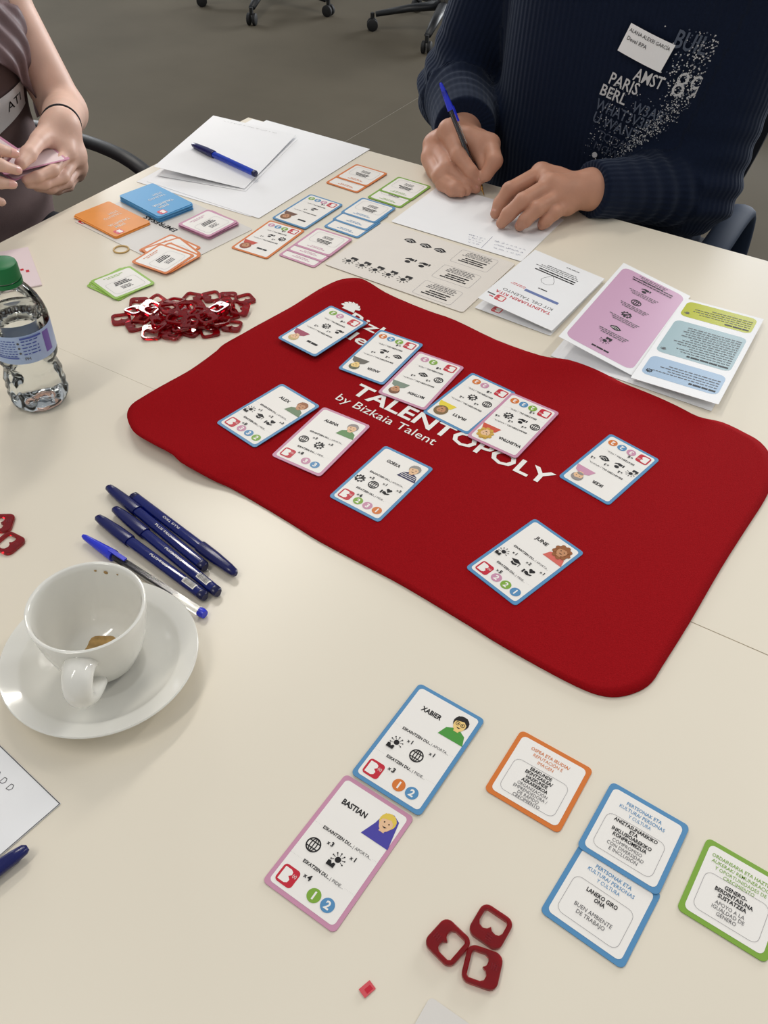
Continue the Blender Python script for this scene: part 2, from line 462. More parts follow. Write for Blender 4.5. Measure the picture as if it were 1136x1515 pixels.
# ------------------------------------------------------------------ red mat: boundary points (x, y, lift) measured round the edge
MAT_EDGE = [(-0.5849, 0.4843, 0.01), (-0.5922, 0.4989, 0.01), (-0.5922, 0.519, 0.009), (-0.5899, 0.5442, 0.008), (-0.5864, 0.5787, 0.006), (-0.587, 0.6044, 0.004), (-0.5881, 0.6318, 0.003), (-0.5906, 0.6482, 0.002), (-0.5876, 0.6835, 0), (-0.5818, 0.7199, 0.0), (-0.5729, 0.7593, 0.002), (-0.5671, 0.7887, 0.005), (-0.5604, 0.8066, 0.009), (-0.5504, 0.8255, 0.013), (-0.5388, 0.8365, 0.015), (-0.529, 0.8445, 0.014), (-0.5158, 0.8471, 0.011), (-0.4925, 0.8455, 0.006), (-0.463, 0.845, 0.003), (-0.4273, 0.845, 0.001), (-0.393, 0.8461, 0), (-0.3333, 0.8353, 0), (-0.272, 0.8304, 0.003), (-0.2416, 0.8374, 0.005), (-0.2087, 0.8385, 0.004), (-0.174, 0.8337, 0.002), (-0.142, 0.8339, 0), (-0.1095, 0.8289, 0), (-0.0836, 0.8232, 0), (-0.0594, 0.8279, 0), (-0.0351, 0.8235, 0), (-0.0155, 0.8164, 0), (0.0003, 0.7972, 0), (0.0097, 0.7665, 0), (0.0103, 0.7318, 0), (0.0049, 0.6769, 0), (-0.0007, 0.6177, 0), (-0.0059, 0.5415, 0), (-0.0112, 0.4847, 0), (-0.0132, 0.4657, 0), (-0.0194, 0.4513, 0), (-0.0312, 0.4378, 0), (-0.0455, 0.431, 0), (-0.0647, 0.4293, 0), (-0.0944, 0.4305, 0), (-0.1321, 0.4336, 0), (-0.1657, 0.438, 0), (-0.2289, 0.4453, 0), (-0.272, 0.4477, 0), (-0.323, 0.4505, 0), (-0.3549, 0.4547, 0), (-0.3976, 0.4595, 0), (-0.4312, 0.4614, 0.002), (-0.4487, 0.4595, 0.004), (-0.4653, 0.458, 0.007), (-0.4909, 0.458, 0.01), (-0.5053, 0.4618, 0.011), (-0.5329, 0.4628, 0.012), (-0.5546, 0.4652, 0.012), (-0.571, 0.473, 0.011)]
def catmull(P, per=3):
    P = [Vector(p) for p in P]; out = []; n = len(P)
    for i in range(n):
        a, b, c, d = P[i - 1], P[i], P[(i + 1) % n], P[(i + 2) % n]
        for j in range(per):
            t = j / per
            out.append(0.5 * ((2 * b) + (c - a) * t + (2 * a - 5 * b + 4 * c - d) * t * t + (3 * b - a - 3 * c + d) * t ** 3))
    return out
MB_EDGE = catmull(MAT_EDGE, 3)
MC = Vector((-0.30, 0.645, 0))
_th = np.array([math.atan2(p.y - MC.y, p.x - MC.x) for p in MB_EDGE]); _rr = np.array([math.hypot(p.y - MC.y, p.x - MC.x) for p in MB_EDGE]); _zz = np.array([max(p.z, 0) for p in MB_EDGE])
_od = np.argsort(_th); _th, _rr, _zz = _th[_od], _rr[_od], _zz[_od]
MAT_T = 0.0022
def mat_z(x, y):
    """height of the mat's upper face above the table"""
    a = math.atan2(y - MC.y, x - MC.x); r = math.hypot(x - MC.x, y - MC.y)
    R = np.interp(a, _th, _rr, period=2 * math.pi); Z = np.interp(a, _th, _zz, period=2 * math.pi)
    s = min(1.0, max(0.0, (r / R - 0.55) / 0.45))
    return MAT_T + 0.0004 + Z * s * s * (1.6 - 0.6 * s)
def build_mat():
    n = len(MB_EDGE); rings = 34; top = []; bot = []
    mb = MB()
    for k in range(1, rings + 1):
        r = k / rings
        for p in MB_EDGE:
            x = MC.x + (p.x - MC.x) * r; y = MC.y + (p.y - MC.y) * r
            mb.v.append((x, y, mat_z(x, y)))
    c0 = len(mb.v); mb.v.append((MC.x, MC.y, mat_z(MC.x, MC.y)))
    for i in range(n):
        j = (i + 1) % n; mb.f.append((c0, i, j))
        for k in range(rings - 1):
            mb.f.append((k * n + i, (k + 1) * n + i, (k + 1) * n + j, k * n + j))
    b0 = len(mb.v); N = c0 + 1
    mb.v += [(v[0], v[1], v[2] - MAT_T + 0.0003) for v in mb.v[:N]]
    m = len(mb.f); mb.f += [tuple(i + b0 for i in reversed(f)) for f in mb.f[:m]]
    for i in range(n):
        j = (i + 1) % n; a = (rings - 1) * n
        mb.f.append((a + i, b0 + a + i, b0 + a + j, a + j))
    mb.m = [0] * len(mb.f)
    o = mb.build('game_mat', 'felt_red', None, (0, 0, ZT), smooth=True)
    tag(o, 'large red felt game mat with rounded corners and white lettering', 'mat')
    def drape(P, name):
        P.mb.v = [(x, y, mat_z(x, y) + 0.00035) for x, y, z in P.mb.v]
        P.build(name, o)
    a = math.radians(-5.2)
    P = Print(); P.text('TALENTOPOLY', -0.4205, 0.6530, 0.0200, 'white_ink', 'L', 0.022, 0.2440, a); drape(P, 'title_lettering')
    P = Print(); P.text('by Bizkaia Talent', -0.4275, 0.6340, 0.0118, 'white_ink', 'L', 0.0, 0.127, math.radians(-4.6)); drape(P, 'subtitle_lettering')
    P = Print(); P.text('Bizkaia', -0.5005, 0.7690, 0.0170, 'white_ink', 'L', 0.014, 0.098, math.radians(-6))
    P.text('talent', -0.5100, 0.7420, 0.0170, 'white_ink', 'L', 0.014, 0.088, math.radians(-6)); drape(P, 'logo_lettering')
    P = Print(); cx, cy = -0.5085, 0.7895
    for k in range(7):
        t = math.radians(20 + 24 * k); P.poly([(cx + 0.004 * math.cos(t - .5), cy + 0.004 * math.sin(t - .5)), (cx + 0.013 * math.cos(t - .16), cy + 0.011 * math.sin(t - .16)), (cx + 0.014 * math.cos(t + .16), cy + 0.012 * math.sin(t + .16)), (cx + 0.004 * math.cos(t + .5), cy + 0.004 * math.sin(t + .5))], 'white_ink')
    P.poly([(cx - .009, cy - .004), (cx + .009, cy - .005), (cx + .006, cy + .006), (cx - .006, cy + .006)], 'white_ink'); drape(P, 'leaf_emblem')
    return o
build_mat()

# ------------------------------------------------------------------ icons on the cards
def i_person(P, x, y, s, k='ink'):
    P.disc(x + .08 * s, y + .10 * s, .20 * s, k, 16)
    for q in range(7):
        a = math.radians(-20 + 37 * q); c, n = math.cos(a), math.sin(a)
        P.line([(x + .08 * s + .24 * s * c, y + .1 * s + .24 * s * n), (x + .08 * s + .40 * s * c, y + .1 * s + .40 * s * n)], .035 * s, k)
        P.disc(x + .08 * s + .44 * s * c, y + .1 * s + .44 * s * n, .05 * s, k, 8)
    P.poly([(x - .42 * s, y - .52 * s), (x + .12 * s, y - .52 * s), (x + .12 * s, y - .22 * s), (x - .02 * s, y - .2 * s), (x - .12 * s, y - .34 * s), (x - .24 * s, y - .16 * s), (x - .42 * s, y - .2 * s)], k)
def i_globe(P, x, y, s, k='ink'):
    P.ring(x, y, .5 * s, .09 * s, k); P.ring(x, y, .48 * s, .07 * s, k, rx=.25 * s)
    for d in (-.2, .2):
        q = math.sqrt(.25 - d * d) - .03; P.line([(x - q * s, y + d * s), (x + q * s, y + d * s)], .07 * s, k)
    P.line([(x, y - .48 * s), (x, y + .48 * s)], .07 * s, k)
def i_gear(P, x, y, s, k='ink'):
    o = []; n = 9
    for q in range(n):
        for da, r in ((-.32, .40), (-.2, .52), (.2, .52), (.32, .40)):
            a = 2 * math.pi * (q + da) / n; o.append((x + r * s * math.cos(a), y + r * s * math.sin(a)))
    h = [(x + .31 * s * math.cos(2 * math.pi * i / 20), y + .31 * s * math.sin(2 * math.pi * i / 20)) for i in range(20)]
    P.poly(o, k, [h]); P.line([(x - .34 * s, y - .34 * s), (x + .2 * s, y + .2 * s)], .13 * s, k); P.ring(x + .16 * s, y + .16 * s, .17 * s, .08 * s, k, 12)
    P.line([(x - .2 * s, y + .2 * s), (x + .1 * s, y - .1 * s)], .06 * s, k)
def i_cap(P, x, y, s, k='ink'):
    P.poly([(x - .5 * s, y + .1 * s), (x, y + .34 * s), (x + .5 * s, y + .1 * s), (x, y - .14 * s)], k)
    P.poly([(x - .28 * s, y - .08 * s), (x, y - .22 * s), (x + .28 * s, y - .08 * s), (x + .28 * s, y - .3 * s), (x, y - .42 * s), (x - .28 * s, y - .3 * s)], k)
    P.line([(x + .46 * s, y + .1 * s), (x + .46 * s, y - .3 * s)], .06 * s, k)
def i_heart(P, x, y, s, k='ink'):
    P.disc(x + .0 * s, y + .24 * s, .15 * s, k, 12); P.disc(x + .26 * s, y + .24 * s, .15 * s, k, 12)
    P.poly([(x - .14 * s, y + .2 * s), (x + .4 * s, y + .2 * s), (x + .13 * s, y - .12 * s)], k)
    P.poly([(x - .5 * s, y - .05 * s), (x - .34 * s, y - .05 * s), (x - .34 * s, y - .45 * s), (x - .5 * s, y - .45 * s)], k)
    P.poly([(x - .28 * s, y - .12 * s), (x - .08 * s, y - .08 * s), (x + .12 * s, y - .24 * s), (x + .42 * s, y - .14 * s), (x + .36 * s, y - .3 * s), (x + .05 * s, y - .46 * s), (x - .28 * s, y - .36 * s)], k)
def i_phone(P, x, y, s, k='ink'):
    P.disc(x + .05 * s, y + .2 * s, .24 * s, k, 14, ry=.2 * s)
    P.poly([(x - .5 * s, y - .1 * s), (x - .36 * s, y - .06 * s), (x - .36 * s, y - .42 * s), (x - .5 * s, y - .4 * s)], k)
    P.poly([(x - .3 * s, y - .1 * s), (x - .05 * s, y - .05 * s), (x + .15 * s, y - .18 * s), (x + .46 * s, y - .06 * s), (x + .4 * s, y - .22 * s), (x + .08 * s, y - .42 * s), (x - .3 * s, y - .36 * s)], k)
def i_shake(P, x, y, s, k='ink'):
    P.poly([(x - .55 * s, y + .0 * s), (x - .25 * s, y + .3 * s), (x + .1 * s, y + .34 * s), (x + .55 * s, y + .12 * s), (x + .5 * s, y - .1 * s), (x + .1 * s, y - .36 * s), (x - .2 * s, y - .26 * s)], k)
    P.line([(x - .3 * s, y + .06 * s), (x, y - .12 * s), (x + .42 * s, y + .02 * s)], .05 * s, 'card_white')
    P.line([(x - .12 * s, y + .2 * s), (x + .1 * s, y + .06 * s), (x + .4 * s, y + .16 * s)], .05 * s, 'card_white')
ICON = dict(person=i_person, globe=i_globe, gear=i_gear, cap=i_cap, heart=i_heart, phone=i_phone, shake=i_shake)
def b_symbol(P, x, y, s, red='c_red'):
    """red rounded square with the white B cut-out and (t)"""
    P.rrect(s, s, .2 * s, red, x, y)
    P.poly([(x - .38 * s, y + .36 * s), (x - .02 * s, y + .36 * s), (x + .12 * s, y + .28 * s), (x + .15 * s, y + .14 * s), (x + .02 * s, y + .01 * s), (x + .18 * s, y - .12 * s), (x + .16 * s, y - .28 * s), (x + .02 * s, y - .37 * s), (x - .38 * s, y - .37 * s)], 'card_white')
    P.text('(t)', x + .31 * s, y + .08 * s, .17 * s, 'card_white', 'C', 0.0)
def portrait(P, x, y, s, d):
    """small flat cartoon bust; d: hair, skin, cloth inks and style"""
    hair, skin, cloth, st = d
    def dm(name, rgb): mat(name, rgb, 0.4, 0.4); return name
    hair = dm('p_%d_%d_%d' % hair, hair); skin = dm('p_%d_%d_%d' % skin, skin); cloth = dm('p_%d_%d_%d' % cloth, cloth)
    if st in ('hood',):
        P.poly([(x - .48 * s, y - .5 * s), (x + .48 * s, y - .5 * s), (x + .36 * s, y + .1 * s), (x + .3 * s, y + .4 * s), (x + .05 * s, y + .52 * s), (x - .22 * s, y + .4 * s), (x - .3 * s, y)], cloth)
    else:
        P.poly([(x - .46 * s, y - .5 * s), (x + .46 * s, y - .5 * s), (x + .34 * s, y - .16 * s), (x + .12 * s, y - .04 * s), (x - .12 * s, y - .04 * s), (x - .34 * s, y - .16 * s)], cloth)
    if st == 'stripe':
        for q in (-.4, -.3, -.2): P.line([(x - .36 * s, y + q * s), (x + .36 * s, y + q * s)], .03 * s, 'card_white')
    if st in ('long', 'curly'):
        P.disc(x, y + .14 * s, .34 * s, hair, 18, ry=.38 * s)
        if st == 'curly':
            for q in range(9):
                a = 2 * math.pi * q / 9; P.disc(x + .3 * s * math.cos(a), y + .14 * s + .34 * s * math.sin(a), .1 * s, hair, 8)
    else: P.disc(x, y + .24 * s, .27 * s, hair, 16, ry=.27 * s)
    P.poly([(x - .09 * s, y - .14 * s), (x + .09 * s, y - .14 * s), (x + .09 * s, y + .05 * s), (x - .09 * s, y + .05 * s)], skin)
    P.disc(x, y + .15 * s, .21 * s, skin, 16, ry=.26 * s)
    P.poly([(x - .24 * s, y + .22 * s), (x - .2 * s, y + .44 * s), (x + .1 * s, y + .5 * s), (x + .25 * s, y + .36 * s), (x + .22 * s, y + .22 * s), (x + .08 * s, y + .33 * s), (x - .1 * s, y + .28 * s)], hair)
    for q in (-.08, .08): P.disc(x + q * s, y + .18 * s, .025 * s, 'ink', 8)
    P.poly([(x - .08 * s, y + .04 * s), (x + .08 * s, y + .05 * s), (x + .02 * s, y)], 'ink')
    if st == 'glasses':
        for q in (-.09, .09): P.ring(x + q * s, y + .18 * s, .075 * s, .018 * s, 'ink', 12)
    if st == 'beard': P.disc(x, y + .0 * s, .15 * s, hair, 12, ry=.08 * s)

CW, CH = 0.0590, 0.0945
CARD_T = 0.0005
def place_z(x, y, z): return ZT + z
def character_card(x, y, ang, z, border, name, icons, tok, badges, pt, label, tilt=None):
    o = MB().prism(rrect(CW, CH, 0.0036), 0, CARD_T, bevel=0.0001).build('character_card', border)
    o.location = (x, y, ZT + z); o.rotation_euler = (0, 0, math.radians(ang))
    tag(o, label, 'card', 'rectangular character cards')
    T = Matrix.Translation((0, 0, CARD_T))
    P = Print(); P.rrect(0.0528, 0.0882, 0.003, 'card_white'); P.build('face_panel', o, T)
    P = Print(2e-4); 
    if name: P.text(name, 0.0015, 0.0270, 0.0040, 'ink', 'R', 0.034, max(0.0158, 0.0029 * len(name)) if len(name) > 4 else None)
    else: P.words(-0.0165, -0.001, 0.029, 0.0034, 'ink', random, 0.12)
    P.dots(-0.0258, -0.0195, 0.0060, .00012, .0012, 'ink_light'); P.dots(0.0225, 0.0258, 0.0060, .00012, .0012, 'ink_light')
    P.text('ESKAINTZEN DU...', -0.0185, 0.0048, 0.0022, 'ink', 'L', 0.024, 0.0245); P.text('| APORTA...', 0.0068, 0.0048, 0.0021, 'ink_grey', 'L', 0.0, 0.0148)
    P.dots(-0.0258, -0.0165, -0.0205, .00012, .0012, 'ink_light'); P.dots(0.0185, 0.0258, -0.0205, .00012, .0012, 'ink_light')
    P.text('ESKATZEN DU...', -0.0155, -0.0217, 0.0022, 'ink', 'L', 0.024, 0.0215); P.text('| PIDE...', 0.0068, -0.0217, 0.0021, 'ink_grey', 'L', 0.0, 0.0105)
    n = len(icons); xs = {1: (-0.004,), 2: (-0.0165, 0.0025), 3: (-0.0205, -0.0045, 0.0115)}[n]
    for (kind, q), ix in zip(icons, xs):
        P.text('x', ix + 0.0078, -0.0025, 0.0024, 'ink', 'C', 0.035); P.text(q, ix + 0.0106, -0.0025, 0.0030, 'ink', 'C', 0.035)
    P.text('x', -0.0080, -0.0295, 0.0026, 'ink', 'C', 0.035); P.text(tok, -0.0048, -0.0298, 0.0036, 'ink', 'C', 0.035)
    P.build('printed_text', o, T)
    for (kind, q), ix in zip(icons, xs):
        P = Print(2e-4); ICON[kind](P, ix, -0.0085, 0.0108); P.build('icon', o, T)
    P = Print(2e-4); b_symbol(P, -0.0175, -0.0350, 0.0132); P.build('token_symbol', o, T)
    m = len(badges); bx = {2: (0.0045, 0.0155), 3: (-0.0030, 0.0080, 0.0190)}[m]
    for (c, q), xx in zip(badges, bx):
        P = Print(2e-4); P.disc(xx, -0.0355, 0.0049, c, 24); P.text(q, xx, -0.0380, 0.0052, 'card_white', 'C', 0.035); P.build('number_badge', o, T)
    P = Print(2e-4); portrait(P, 0.0160, 0.0285, 0.0230, pt); P.build('portrait', o, T)
    return o
SK1, SK2, SK3 = (232, 190, 150), (196, 140, 100), (240, 205, 130)
def on_mat(x, y, ang, layer=0):
    a = math.radians(ang); c, s = math.cos(a), math.sin(a)
    return max(mat_z(x + c * u * CW / 2 - s * v * CH / 2, y + s * u * CW / 2 + c * v * CH / 2) for u in (-1, 0, 1) for v in (-1, 0, 1)) + 0.0003 + layer * 0.0009
B, K, G, O = 'c_blue', 'c_pink', 'c_green', 'c_orange'
character_card(-0.1420, 0.3167, -2.4, 0.0014, B, 'XABIER', [('person', '1'), ('globe', '1')], '3', [(O, '1'), (B, '2')], ((30, 26, 24), SK3, (74, 150, 60), 'glasses'), 'blue bordered card in front, showing a black haired man with glasses and green top')
character_card(-0.1492, 0.2204, -2.8, 0.0005, K, 'BASTIAN', [('globe', '3'), ('person', '1')], '4', [(G, '1'), (B, '2')], ((226, 196, 80), SK1, (72, 66, 160), 'hood'), 'pink bordered card in front, showing a blond figure in a purple hood')
def mat_card(x, y, ang, layer, *rest): return character_card(x, y, ang, on_mat(x, y, ang, layer), *rest)
mat_card(-0.1535, 0.5295, -16.3, 0, B, 'JUNE', [('person', '1'), ('cap', '2'), ('heart', '1')], '5', [(K, '2'), (G, '2'), (B, '1')], ((150, 92, 50), SK2, (214, 104, 92), 'curly'), 'blue bordered card alone near the front edge of the red mat')
mat_card(-0.3152, 0.5478, -4.0, 0, B, 'GORKA', [('gear', '2'), ('globe', '1'), ('heart', '2')], '6', [(G, '2'), (K, '3'), (O, '1')], ((150, 146, 140), SK1, (40, 40, 84), 'stripe'), 'blue bordered card on mat, portrait of grey haired person in navy striped top')
mat_card(-0.3992, 0.5674, 0.1, 0, K, 'ALBINA', [('globe', '3'), ('gear', '5')], '8', [(K, '3'), (B, '3')], ((150, 140, 138), SK1, (96, 140, 84), 'short'), 'pink bordered card on mat, portrait of grey haired woman in green')
mat_card(-0.4691, 0.5713, -10.2, 0, B, 'ALEX', [('person', '1'), ('cap', '2'), ('heart', '3')], '8', [(K, '3'), (B, '3'), (G, '2')], ((150, 92, 50), SK2, (104, 130, 96), 'short'), 'blue bordered card at the left corner of the mat, brown haired portrait in grey green')
mat_card(-0.1346, 0.6900, 167.9, 0, B, 'IKER', [('person', '2'), ('phone', '3'), ('shake', '2')], '6', [(K, '3'), (B, '2'), (O, '2')], ((148, 142, 140), SK1, (206, 150, 176), 'beard'), 'blue bordered upside down card at the right of the mat, grey bearded portrait in pink')
mat_card(-0.2449, 0.6987, 175.6, 2, K, 'VALENTINA', [('globe', '4'), ('phone', '2'), ('gear', '6')], '5', [(G, '2'), (B, '2'), (O, '2')], ((206, 164, 70), SK1, (206, 84, 60), 'curly'), 'pink bordered upside down card on the row, curly blond portrait in red')
mat_card(-0.3018, 0.7089, 172.8, 0, B, 'IRATI', [('globe', '2'), ('gear', '2')], '8', [(K, '2'), (O, '2')], ((126, 100, 60), SK2, (232, 210, 60), 'long'), 'blue bordered upside down card on the row, portrait in a bright yellow top')
mat_card(-0.3654, 0.7152, 180.7, 1, K, 'MATTHEW', [('globe', '2'), ('shake', '3')], '8', [(G, '2'), (K, '2')], ((120, 76, 50), SK2, (124, 140, 124), 'short'), 'pink bordered upside down card on the row, brown portrait in grey green')
mat_card(-0.4260, 0.7286, 180.9, 0, B, 'ANDER', [('shake', '2'), ('phone', '3')], '4', [(G, '2'), (B, '2'), (O, '2')], ((90, 96, 70), SK3, (100, 96, 88), 'short'), 'blue bordered upside down card covering the logo, blond portrait in grey')
mat_card(-0.5087, 0.7319, 172.5, 0, B, None, [('phone', '1'), ('gear', '2')], '4', [(K, '2'), (G, '2')], ((200, 176, 120), SK1, (158, 60, 90), 'short'), 'blue bordered upside down card nearest the mat\'s back left corner, portrait in maroon')
character_card(-0.7059, 0.9845, 178.8, 0.0016, B, None, [('phone', '2')], '6', [(K, '3'), (B, '2'), (G, '2')], ((130, 84, 40), SK2, (110, 70, 50), 'long'), 'blue bordered upside down character card beside the white papers')
character_card(-0.7038, 0.8867, 182.4, 0.0007, O, None, [('gear', '2'), ('phone', '1')], '6', [(G, '2'), (B, '2'), (K, '2')], ((150, 74, 40), SK2, (196, 70, 50), 'long'), 'orange bordered upside down character card beside the pink company cards')

# ------------------------------------------------------------------ square company cards
SQ = 0.0592
def square_card(x, y, ang, z, border, lines, label, group='square company cards', thick=0.0005):
    o = MB().prism(rrect(SQ, SQ, 0.0040), 0, thick, bevel=0.0001).build('company_card', border)
    o.location = (x, y, ZT + z); o.rotation_euler = (0, 0, math.radians(ang)); tag(o, label, 'card', group)
    T = Matrix.Translation((0, 0, thick))
    P = Print(); P.rrect(0.0522, 0.0522, 0.0036, 'card_white'); P.build('face_panel', o, T)
    P = Print(2e-4); P.frame(0.0435, 0.0290, 0.0050, 0.00032, 'ink_light', -0.0005, -0.0075); P.build('text_frame', o, T)
    tint = {'c_orange': 'c_orange', 'c_blue': 'c_blue', 'c_green': 'c_green', 'c_pink': 'c_pink', 'c_lime': 'c_lime'}[border]
    P = Print(2e-4)
    if lines:
        for s, yy, h, k, b, wd in lines: P.text(s, -0.0006, yy, h, tint if k == 'T' else k, 'C', b, wd)
    else:
        P.words(-0.015, 0.013, 0.0205, 0.0013, tint); P.words(-0.011, 0.009, 0.0175, 0.0012, tint)
        for q in range(3): P.words(-0.010 - 0.001 * q, 0.008 + 0.002 * q, 0.0035 - 0.0032 * q, 0.0018, 'ink', random, 0.15)
        for q in range(3): P.words(-0.008, 0.007, -0.0085 - 0.0028 * q, 0.0012, 'ink_grey')
    P.build('printed_text', o, T)
    return o
square_card(-0.0551, 0.3396, -2.1, 0.0005, O, [('OSPEA ETA IRUDIA/', .0186, .0026, 'T', .014, .031), ('REPUTACIÓN E', .0144, .0026, 'T', 0, .0235), ('IMAGEN', .0102, .0026, 'T', 0, .0125),
    ('ERAKUNDE', .0030, .0026, 'ink', .028, .0170), ('EKINTZAILEA/', -.0006, .0026, 'ink', .028, .0215), ('HAZKUNDE', -.0042, .0026, 'ink', .028, .0170), ('AZKARREKOA', -.0078, .0026, 'ink', .028, .0205),
    ('ORGANIZACIÓN', -.0116, .0025, 'ink_grey', 0, .0235), ('EMPRENDEDORA /', -.0150, .0025, 'ink_grey', 0, .0265), ('DE RÁPIDO', -.0184, .0025, 'ink_grey', 0, .0165), ('CRECIMIENTO', -.0217, .0025, 'ink_grey', 0, .0210)],
    'orange bordered square card lying alone in front')
PK = [('PERTSONAK ETA', .0186, .0026, 'T', .014, .0260), ('KULTURA/ PERSONAS', .0144, .0026, 'T', 0.006, .0335), ('Y CULTURA', .0102, .0026, 'T', 0, .0165)]
square_card(0.0155, 0.2804, -5.2, 0.0005, B, PK + [('LANEKO GIRO', .0010, .0028, 'ink', .028, .0220), ('ONA', -.0028, .0028, 'ink', .028, .0075), ('BUEN AMBIENTE', -.0120, .0027, 'ink_grey', 0, .0265), ('DE TRABAJO', -.0160, .0027, 'ink_grey', 0, .0200)],
    'lower blue bordered square card, partly covered by another blue one')
square_card(0.0183, 0.3347, -3.3, 0.0013, B, PK + [('ANIZTASUNAREKIKO', .0032, .0026, 'ink', .028, .0320), ('ETA', -.0004, .0026, 'ink', .028, .0060), ('INKLUSIOAREKIKO', -.0040, .0026, 'ink', .028, .0290), ('KONPROMEZUA', -.0076, .0026, 'ink', .028, .0245),
    ('COMPROMISO', -.0118, .0025, 'ink_grey', 0, .0215), ('CON DIVERSIDAD', -.0153, .0025, 'ink_grey', 0, .0265), ('E INCLUSIÓN', -.0188, .0025, 'ink_grey', 0, .0205)],
    'upper blue bordered square card, overlapping another blue one')
square_card(0.0902, 0.3305, -3.2, 0.0005, G, [('ORDAINSARIA ETA HAZTEKO', .0186, .0025, 'T', .014, .0440), ('AUKERAK/ REMUNERACIÓN', .0146, .0025, 'T', .006, .0420), ('Y OPORTUNIDADES DE', .0106, .0025, 'T', 0, .0350), ('CRECIMIENTO', .0068, .0025, 'T', 0, .0210),
    ('GENERO-', .0010, .0027, 'ink', .028, .0150), ('BERDINTASUNA', -.0028, .0027, 'ink', .028, .0255), ('SUSTATZEA', -.0066, .0027, 'ink', .028, .0190), ('APOYO A LA', -.0116, .0026, 'ink_grey', 0, .0195), ('IGUALDAD DE', -.0152, .0026, 'ink_grey', 0, .0215), ('GÉNERO', -.0188, .0026, 'ink_grey', 0, .0130)],
    'green bordered square card at the right edge of the picture')
# fanned rows on the far side (upside down to us): the last card of each lies on top
def fan(x, y, ang, n, dx, dy, border, what):
    for k in range(n):
        q = n - 1 - k      # k=0 is the lowest card
        word = {1: ['uncovered'], 2: ['lower', 'top'], 3: ['lowest', 'middle', 'top']}[n][k]
        square_card(x + dx * q, y + dy * q, ang + (k - 1) * 0.8, 0.0007 + 0.0007 * k, border, None, '%s %s bordered square card of the fanned %s' % (word, what, 'pair' if n == 2 else 'trio') + ' on the far table', 'fanned square cards on the far table')
fan(-0.7076, 1.1318, -1.5 + 180, 2, -0.0012, -0.0245, O, 'orange')
fan(-0.6290, 1.1300, -1.2 + 180, 2, -0.0014, -0.0290, G, 'green')
fan(-0.6352, 1.0360, -1.4 + 180, 3, 0.0016, -0.0240, B, 'blue')
fan(-0.6357, 0.9200, -0.4 + 180, 3, -0.0004, -0.0165, K, 'pink')
# piles on and beside the sheet of companies
for k in range(7):
    square_card(-0.7952 + 0.0012 * math.sin(k * 2.1), 0.8711 + 0.0012 * math.cos(k * 1.7), 83 + 2.0 * math.sin(k * 1.3), 0.0010 + 0.0007 * k, K, None,
                'pink bordered square card on top of the neat pile beside the orange fan' if k == 6 else 'pink bordered square card within the neat pile beside the orange fan', 'pile of pink square cards')
for k, (dx, dy, a) in enumerate(((-0.013, 0.028, 84), (-0.006, 0.022, 70), (0.004, 0.008, 86), (0, 0, 91.6))):
    square_card(-0.7823 + dx, 0.7621 + dy, a, 0.0012 + 0.0007 * k, O, None, ['orange bordered square card at the bottom of the loose pile', 'orange bordered square card turned in the loose pile', 'orange bordered square card under the top of the loose pile', 'orange bordered square card on top of the loose pile'][k], 'loose pile of orange square cards')
for k, (dx, dy, a) in enumerate(((-0.002, -0.003, 86), (-0.001, -0.001, 80), (0, 0, 75.6))):
    square_card(-0.7857 + dx, 0.6895 + dy, a, 0.0007 + 0.0007 * k, 'c_lime', None, ['light green square card at the bottom of the pile by the red tokens', 'light green square card in the middle of the pile by the red tokens', 'light green square card on top of the pile by the red tokens'][k], 'pile of light green square cards')

# ------------------------------------------------------------------ sheets of paper, decks, booklets
def frame_matrix(center, xdir, ydir):
    X = Vector(xdir).normalized(); Z = X.cross(Vector(ydir)).normalized(); Y = Z.cross(X)
    M = Matrix((X, Y, Z)).transposed().to_4x4(); M.translation = Vector(center); return M
def sheet(name, x, y, ang, z, w, h, material, label, cat, r=0.0003, t=0.0003, group=None):
    o = MB().prism(rrect(w, h, r, 3), 0, t).build(name, material)
    o.location = (x, y, ZT + z); o.rotation_euler = (0, 0, math.radians(ang)); return tag(o, label, cat, group)
# laminated sheet of companies
o = sheet('company_sheet', -0.8488, 0.8373, 172.7, 0.0003, 0.2020, 0.1490, 'sheet_grey', 'glossy pale grey laminated sheet under the decks and square card piles', 'sheet', 0.004, 0.0005)
MATS['sheet_grey'].node_tree.nodes['Principled BSDF'].inputs['Coat Weight'].default_value = 0.6
T = Matrix.Translation((0, 0, 0.0005))
P = Print(); P.text('EMPRESAS', 0.0060, -0.0040, 0.0085, 'ink', 'C', 0.03, 0.064); P.build('printed_heading', o, T)
P = Print(); b_symbol(P, 0.0900, 0.0660, 0.0120); P.build('logo', o, T)
# grey player sheet with rows of icons
o = sheet('player_sheet', -0.4964, 0.9443, 179.0, 0.0008, 0.2080, 0.1480, 'paper_cream', 'pale grey player sheet with rows of black icons and three boxes', 'sheet', 0.004, 0.0005)
for x in (.0436, .0189, -.0035):
    P = Print(); i_shake(P, x, -.0470, .0170); P.build('icon', o, T)
for x in (.0166, -.0046):
    P = Print(); i_phone(P, x, .0015, .0170); P.build('icon', o, T)
for x in (.0813, .0603, .0396, .0189, -.0034):
    P = Print(); i_person(P, x, .0466, .0180); P.build('icon', o, T)
for cy, hh in ((-.0485, .0380), (.0012, .0375), (.0508, .0370)):
    P = Print(); P.frame(.0560, hh, .004, .0005, 'ink_light', -.0550, cy); P.build('text_box', o, T)
    P = Print()
    for q in range(3): P.words(-.074 + .004 * (q % 2), -.036 - .003 * q, cy + .0105 - .0048 * q, .0026, 'ink', random, 0.12)
    for q in range(4): P.words(-.076 + .003 * (q % 2), -.034 - .002 * q, cy - .0050 - .0034 * q, .0014, 'ink_grey')
    P.build('printed_text', o, T)
